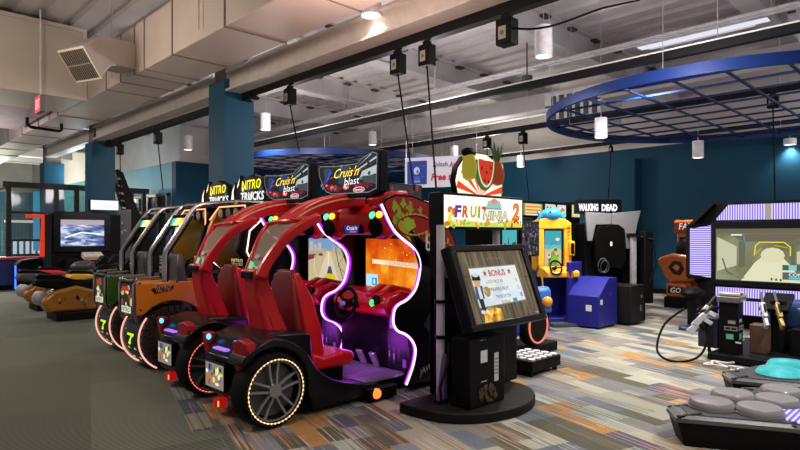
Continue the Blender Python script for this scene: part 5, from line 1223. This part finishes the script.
a = artY(2.012, 7.46, .725); a.U *= .7; a.rect(.02, 0, .33, .07, pr('#a0a098')); a.rects([(.04+.06*i, .015, .08+.06*i, .05) for i in range(5)], pr('#3a3a38')); a.build('tray_label', tpn)
def rifle(name_label, p, q_, m):
    g = thing('toy_rifle', name_label, 'toy gun', (p[0], p[1], p[2]), group='toy rifles on the gun stand')
    P = Vector(p); Q = Vector(q_); d = (Q-P).normalized(); side = d.cross(Vector((0, 0, 1))).normalized(); up = side.cross(d)
    L = (Q-P).length
    def seg(s0, s1, h, w, off=0.): return [P+d*L*s0+up*off, P+d*L*s1+up*off]
    MB().strip(seg(.0, .28, 0, 0, -.02), side, [.10, .06], .035).build('stock', m, g, .008)
    MB().strip(seg(.25, .68, 0, 0), side, [.075, .06], .045).build('receiver', m, g, .008)
    MB().tube(seg(.66, 1., 0, 0, .01), .014, 8).build('barrel', GREYD, g)
    MB().strip([P+d*L*.36-up*.02, P+d*L*.32-up*.12], side, .035, .03).build('grip', BLACK, g, .006)
    MB().strip([P+d*L*.55-up*.02, P+d*L*.58-up*.13], side, .05, .03).build('magazine', m, g, .006)
    MB().strip(seg(.35, .58, 0, 0, .055), side, .025, .02).build('sight', BLACK, g, .004)
    return g
rifle('white toy rifle leaning on the left of the gun stand, upper one', (7.44, 2.52, .40), (7.54, 2.29, .76), WHITEP)
rifle('pale grey toy rifle leaning on the left of the gun stand, lower one', (7.34, 2.54, .34), (7.48, 2.30, .66), PALE)
MB().tube([(7.48, 2.34, .08), (7.46, 2.40, .60)], .02, 8).tube([(7.44, 2.44, .58), (7.62, 2.24, .64)], .02, 8).build('left_bracket', BLACKM, t)
MB().box(7.55, 7.85, 2.27, 2.50, .14, .50).build('side_box', mat('dark_blue_box', (.012, .02, .05), .35), t, .015)
rifle('grey toy rifle on the right rack of the gun stand, left one', (7.72, 1.80, .44), (8.0, 1.94, .80), PALE)
rifle('brass and grey toy rifle on the right rack of the gun stand', (7.80, 1.66, .44), (8.1, 1.82, .80), mat('brass_gun', (.42, .28, .10), .4, .4))
MB().box(7.78, 7.98, 1.82, 2.0, .10, .44).build('board_side', BRC, t, .01)
MB().obox((8.14, 1.80, .68), (.36, .30, .06), (0, -.5, 0)).build('gun_rack', BLACK, t, .01)
MB().box(8.05, 8.2, 1.7, 1.85, .10, .72).build('rack_post', BLACK, t, .01)
MB().prism([(8.3, .34), (8.25, .62), (8.45, .70), (9.0, .66), (9.05, .34)], 'y', 1.22, 1.95).build('rear_seat', mat('navy_seat', (.015, .045, .13), .25, 0, .1, 4, .5), t, .06, seg=3)
MB().box(8.25, 9.05, 1.18, 2.0, .06, .36).build('rear_base', BLACK, t, .02)
MB().box(7.9, 8.4, 1.2, 1.62, .06, .42).build('lower_box', BLACK, t, .015)
pts = curve2([(7.46, 2.62, .60), (7.30, 2.80, .40), (7.12, 2.82, .12), (7.05, 2.66, .02), (7.2, 2.48, .02), (7.38, 2.38, .12), (7.44, 2.32, .42)], 5)
MB().tube(pts, .014, 7).build('black_cable', RUBBER, t)
R_ = random.Random(5)
for k in range(5):
    p0 = Vector((7.12+R_.uniform(-.08, .1), 1.92+R_.uniform(-.2, .2), .02)); pts = [tuple(p0)]
    for i in range(6): p0 = p0+Vector((R_.uniform(-.13, .13), R_.uniform(-.15, .13), 0)); pts.append((p0.x, p0.y, .018+.02*(i % 2)))
    o_ = MB().tube(curve2(pts, 4), .011, 6).build('loose_cable', pr('#c8c8c4') if k < 3 else RUBBER)
    tag(o_, ('white' if k < 3 else 'black')+' cable lying in a tangle on the floor before the gun stand', 'cable', ('white' if k < 3 else 'black')+' cables tangled on the floor')
# dark stool to the left of the rifles
ST = t = thing('foot_stool', 'dark swivel seat on a single post below the left purple light panel', 'seat', (8.1, 2.98, 0))
MB().prism([(7.86, 0), (8.3, 0), (8.24, .05), (7.95, .09), (7.86, .05)], 'y', 2.84, 3.1).build('foot', mat('dark_blue_box', (.012, .02, .05), .35), t, .015)
MB().strip([(8.14, 2.97, .04), (8.10, 2.97, .3), (8.12, 2.97, .52)], (0, 1, 0), [.14, .12, .2], [.14, .12, .18]).build('post', BLACK, t, .02)
MB().ball((8.12, 2.97, .58), (.2, .17, .10), 16, 8).build('seat_pad', BLACK, t)

ST.location = (9.75, 3.32, 0)
# ------------------------------------------------------------------ low stomping tables
def pad_table(label, poly, inner, pads, pcol, em_s, rp, group, plabels, lit=None):
    cx = sum(p[0] for p in poly)/len(poly); cy = sum(p[1] for p in poly)/len(poly)
    t = thing('pad_table', label, 'arcade game', (cx, cy, 0))
    sh = lambda k: [(cx+(x-cx)*k, cy+(y-cy)*k) for x, y in poly]
    b = MB(); b.rings([[Vector((x, y, 0)) for x, y in sh(.93)], [Vector((x, y, .17)) for x, y in sh(.985)]]); b.build('side_wall', BLACK, t, smooth=0)
    r = MB(); r.rings([[Vector((x, y, .17)) for x, y in sh(.99)], [Vector((x, y, .175)) for x, y in sh(1.0)], [Vector((x, y, .20)) for x, y in sh(1.0)], [Vector((x, y, .22)) for x, y in sh(.955)]]); r.build('rim', mat('grey_table_rim', (.10, .10, .105), .4, .3), t, smooth=0)
    b = MB(); b.prism(sh(.90), 'z', .215, .226); b.build('deck', mat('dark_table_deck', (.05, .05, .06), .4, .1, spec=.2), t, smooth=0)
    for i, (x, y) in enumerate(pads):
        MB().lathe([(rp*.98, 0), (rp, .015), (rp*.98, .035), (rp*.88, .055), (rp*.5, .064), (0, .066)], (x, y, .226), n=32).build('pad', pcol, t)
        MB().lathe([(rp*1.06, 0), (rp*1.06, .012), (rp*.97, .012)], (x, y, .226), n=32).build('pad_ring', mat('pad_ring', (.2, .2, .22), .4, .4), t)
    for k in range(0, len(poly), 1):
        a0 = Vector((*sh(.985)[k], .21)); b0 = Vector((*sh(.80)[k], .228)); MB().strip([b0, a0], (-(a0-b0).y, (a0-b0).x, 0), .012, .03).build('corner_strip', BLACK, t)
    return t
FROST = mat('frosted_pad', (.19, .18, .185), .35, 0, .06, 6, .1)
P1 = [(4.27, 1.56), (4.47, 1.70), (5.48, 1.47), (5.72, 1.22), (5.60, .50), (5.35, .28), (4.85, .36), (4.62, .60), (4.60, .92)]
t = pad_table('low black platform with frosted grey round pads at the lower right corner', P1, None,
          [(4.64, 1.44), (5.0, 1.40), (4.72, 1.15), (5.07, 1.12), (5.40, 1.16)], FROST, 0, .155, None, None)
MB().lathe([(.30, 0), (.30, .01), (.05, .012), (0, .012)], (4.95, .84, .226), n=36).build('light_disc', ribbed_m := PUR.copy(), t)
MB().lathe([(.07, 0), (.075, .03), (.05, .045), (0, .045)], (4.95, .82, .238), n=20).build('blue_knob', em('#2040e0', 1.4), t)
MB().ball((4.95, .82, .285), (.035, .035, .012), 12, 6).build('knob_light', em('#d8e8ff', 1.8), t)
TEALP = em_ramp('teal_pad_glow', [(.35, '#30b4b8'), (.6, '#50d8dc'), (.8, '#98f0ee')], 1.05, 5)
P2 = [(5.74, 1.62), (5.95, 1.76), (6.85, 1.50), (7.05, 1.2), (6.9, .6), (6.3, .5), (5.98, .9)]
pad_table('low platform with glowing teal round pads behind the frosted one', P2, None, [(6.16, 1.34), (6.58, 1.35), (6.35, .98), (6.72, .98)], TEALP, .8, .185, None, None)

# ------------------------------------------------------------------ banner
p0 = at(405, 0, 13.2); p1 = at(478, 0, 12.4)
tb = thing('banner', 'white banner with a blue picture square and red words behind the racing cabinets', 'banner', ((p0.x+p1.x)/2, (p0.y+p1.y)/2, 2.55))
U = Vector((p1.x-p0.x, p1.y-p0.y, 0)); Lb = U.length; U.normalize(); Nb = U.cross(Vector((0, 0, 1)))
zb = 2.57; hb_ = .68
sl = -.02
b = MB(); b.add([Vector((p0.x, p0.y, zb))+U*u*Lb+Vector((0, 0, v*hb_+sl*u))+Nb*n for u in (0, 1) for v in (0, 1) for n in (0, -.012)], [(0, 1, 3, 2), (4, 6, 7, 5), (0, 4, 5, 1), (2, 3, 7, 6), (0, 2, 6, 4), (1, 5, 7, 3)])
b.build('banner_sheet', mat('banner_white', (.55, .55, .62), .6, 0, .05), tb)
a = Art(Vector((p0.x, p0.y, zb)), U, (0, 0, 1), .006)
a.rect(.06, .07, .55, .60, pr('#16308a')); a.ell(.30, .38, .075, .085, pr('#b8c4d8')); a.ell(.32, .36, .03, .05, pr('#5a6a90')); a.poly([(.22, .10), (.40, .10), (.37, .26), (.25, .26)], pr('#3a58a8')); a.rects([(.24, .13, .38, .15)], pr('#8a9cc8')); a.ells([(.14, .5, .01, .01), (.48, .48, .012, .012), (.18, .3, .008, .008), (.45, .25, .01, .01)], pr('#8098d0'), 8)
a.text('Splash', .68, .42, 1.04, .56, pr('#3a3a58'), .2, -.02); a.text('Arcade', 1.08, .41, 1.46, .55, pr('#a82a38'), .2, -.02, .02); a.text('Free to Play', .64, .10, 1.6, .30, pr('#b01c28'), .22, -.02, .04)
a.build('banner_print', tb)
for u in (.03, Lb-.03):
    q_ = Vector((p0.x, p0.y, 0))+U*u
    MB().cyl((q_.x, q_.y, zb+hb_-.02), .006, 5.4-zb-hb_, n=5).build('hanger_wire', SILVER, tb)
# unit heater and pipes
p = at(527, 80, 10.6)
t = thing('ceiling_speaker', 'round grey and red device hanging from the ceiling beside the white lamp', 'ceiling device', p)
MB().cyl(p+Vector((0, 0, -.12)), .07, .09, n=16).build('red_body', mat('red_device', (.25, .03, .03), .4), t)
MB().cyl(p+Vector((0, 0, -.03)), .10, .10, n=16).build('grey_cap', GREYD, t)
MB().cyl(p+Vector((0, 0, .07)), .012, 5.38-p.z-.07, n=6).build('stem', BLACKM, t)
WP = mat('white_pipe', (.60, .58, .60), .5)
for x, y0, y1, z, r in ((6.6, 5, 17, 4.75, .05), (9.2, -2, 16, 4.6, .03), (9.35, -2, 16, 4.6, .03), (13.4, -3, 15, 4.7, .04)):
    t = thing('ceiling_pipe', 'long white pipe running under the ceiling beams', 'pipe', (x, (y0+y1)/2, z), group='white pipes under the ceiling')
    MB().tube([(x, y0, z), (x, y1, z)], r, 10).build('pipe_run', WP, t)
    y = y0+1
    while y < y1: MB().cyl((x, y, z+r*.8), .006, 5.4-z-r*.8, n=5).build('hanger_rod', SILVER, t); y += 3.1
t = thing('ceiling_duct', 'white ribbed air duct box high above the far ring edge', 'duct', (12.4, 6.6, 4.5))
MB().box(11.9, 12.9, 5.9, 7.3, 4.05, 4.8).build('duct_box', WHITEP, t, .01)
for i in range(6): MB().box(11.86, 11.9, 6.0+.2*i, 6.1+.2*i, 4.1, 4.7).build('rib', GREYD, t)
for y in (6.0, 7.2): MB().cyl((12.4, y, 4.78), .008, .64, n=6).build('hanger_rod', SILVER, t)
# ------------------------------------------------------------------ light
wd = bpy.data.worlds.new('world'); SC.world = wd; wd.use_nodes = True
bg = wd.node_tree.nodes['Background']; bg.inputs['Color'].default_value = (.95, .93, 1.0, 1); bg.inputs['Strength'].default_value = .26
def lamp(kind, loc, e, col=(1, .95, .88), size=.2, rot=None, spot=120, sy=None):
    l = bpy.data.lights.new('unseen_light', kind); l.energy = e; l.color = col
    if kind == 'AREA':
        l.size = size
        if sy: l.shape = 'RECTANGLE'; l.size_y = sy
    else: l.shadow_soft_size = size
    if kind == 'SPOT': l.spot_size = math.radians(spot); l.spot_blend = .6
    o = bpy.data.objects.new('unseen_light', l); COL.objects.link(o); o.location = loc
    if rot: o.rotation_euler = rot
    return o
# rest of the hall's pendants, outside the frame
for x, y, e in ((6.6, .2, 520), (10.2, -1.0, 550), (3.6, -.5, 420), (8.6, 3.6, 450), (1.2, 2.2, 120), (.2, 7, 130), (.4, 14, 500), (2.5, 20, 900)):
    lamp('SPOT', (x, y, 3.95), e, size=.12, spot=130)
# added point lamps without fixtures, brightening the deck, ducts and far walls
for x, y, e, c in ((6.8, 2.6, 170, (1, .93, .95)), (7.4, 7.0, 170, (1, .93, .95)), (13.9, .3, 150, (1, .93, .95)), (7, 11, 180, (1, .9, .85)), (12.6, 9.5, 180, (1, .9, .8)), (1.0, 8.0, 170, (1, .82, .66)), (3.6, 4.4, 60, (1, .68, .6)), (3.0, 2.2, 36, (1, .7, .62)), (1.5, 16, 130, (1, .8, .85)), (5, 29, 600, (1, .97, .78)), (5.6, 20.2, 90, (.85, .95, 1))):
    lamp('POINT', (x, y, 3.4), e, c, .35)
vs = SC.view_settings; SC.display_settings.display_device = 'sRGB'
vs.view_transform = 'Standard'; vs.look = 'None'; vs.exposure = 0.; vs.gamma = 1.; vs.use_curve_mapping = False
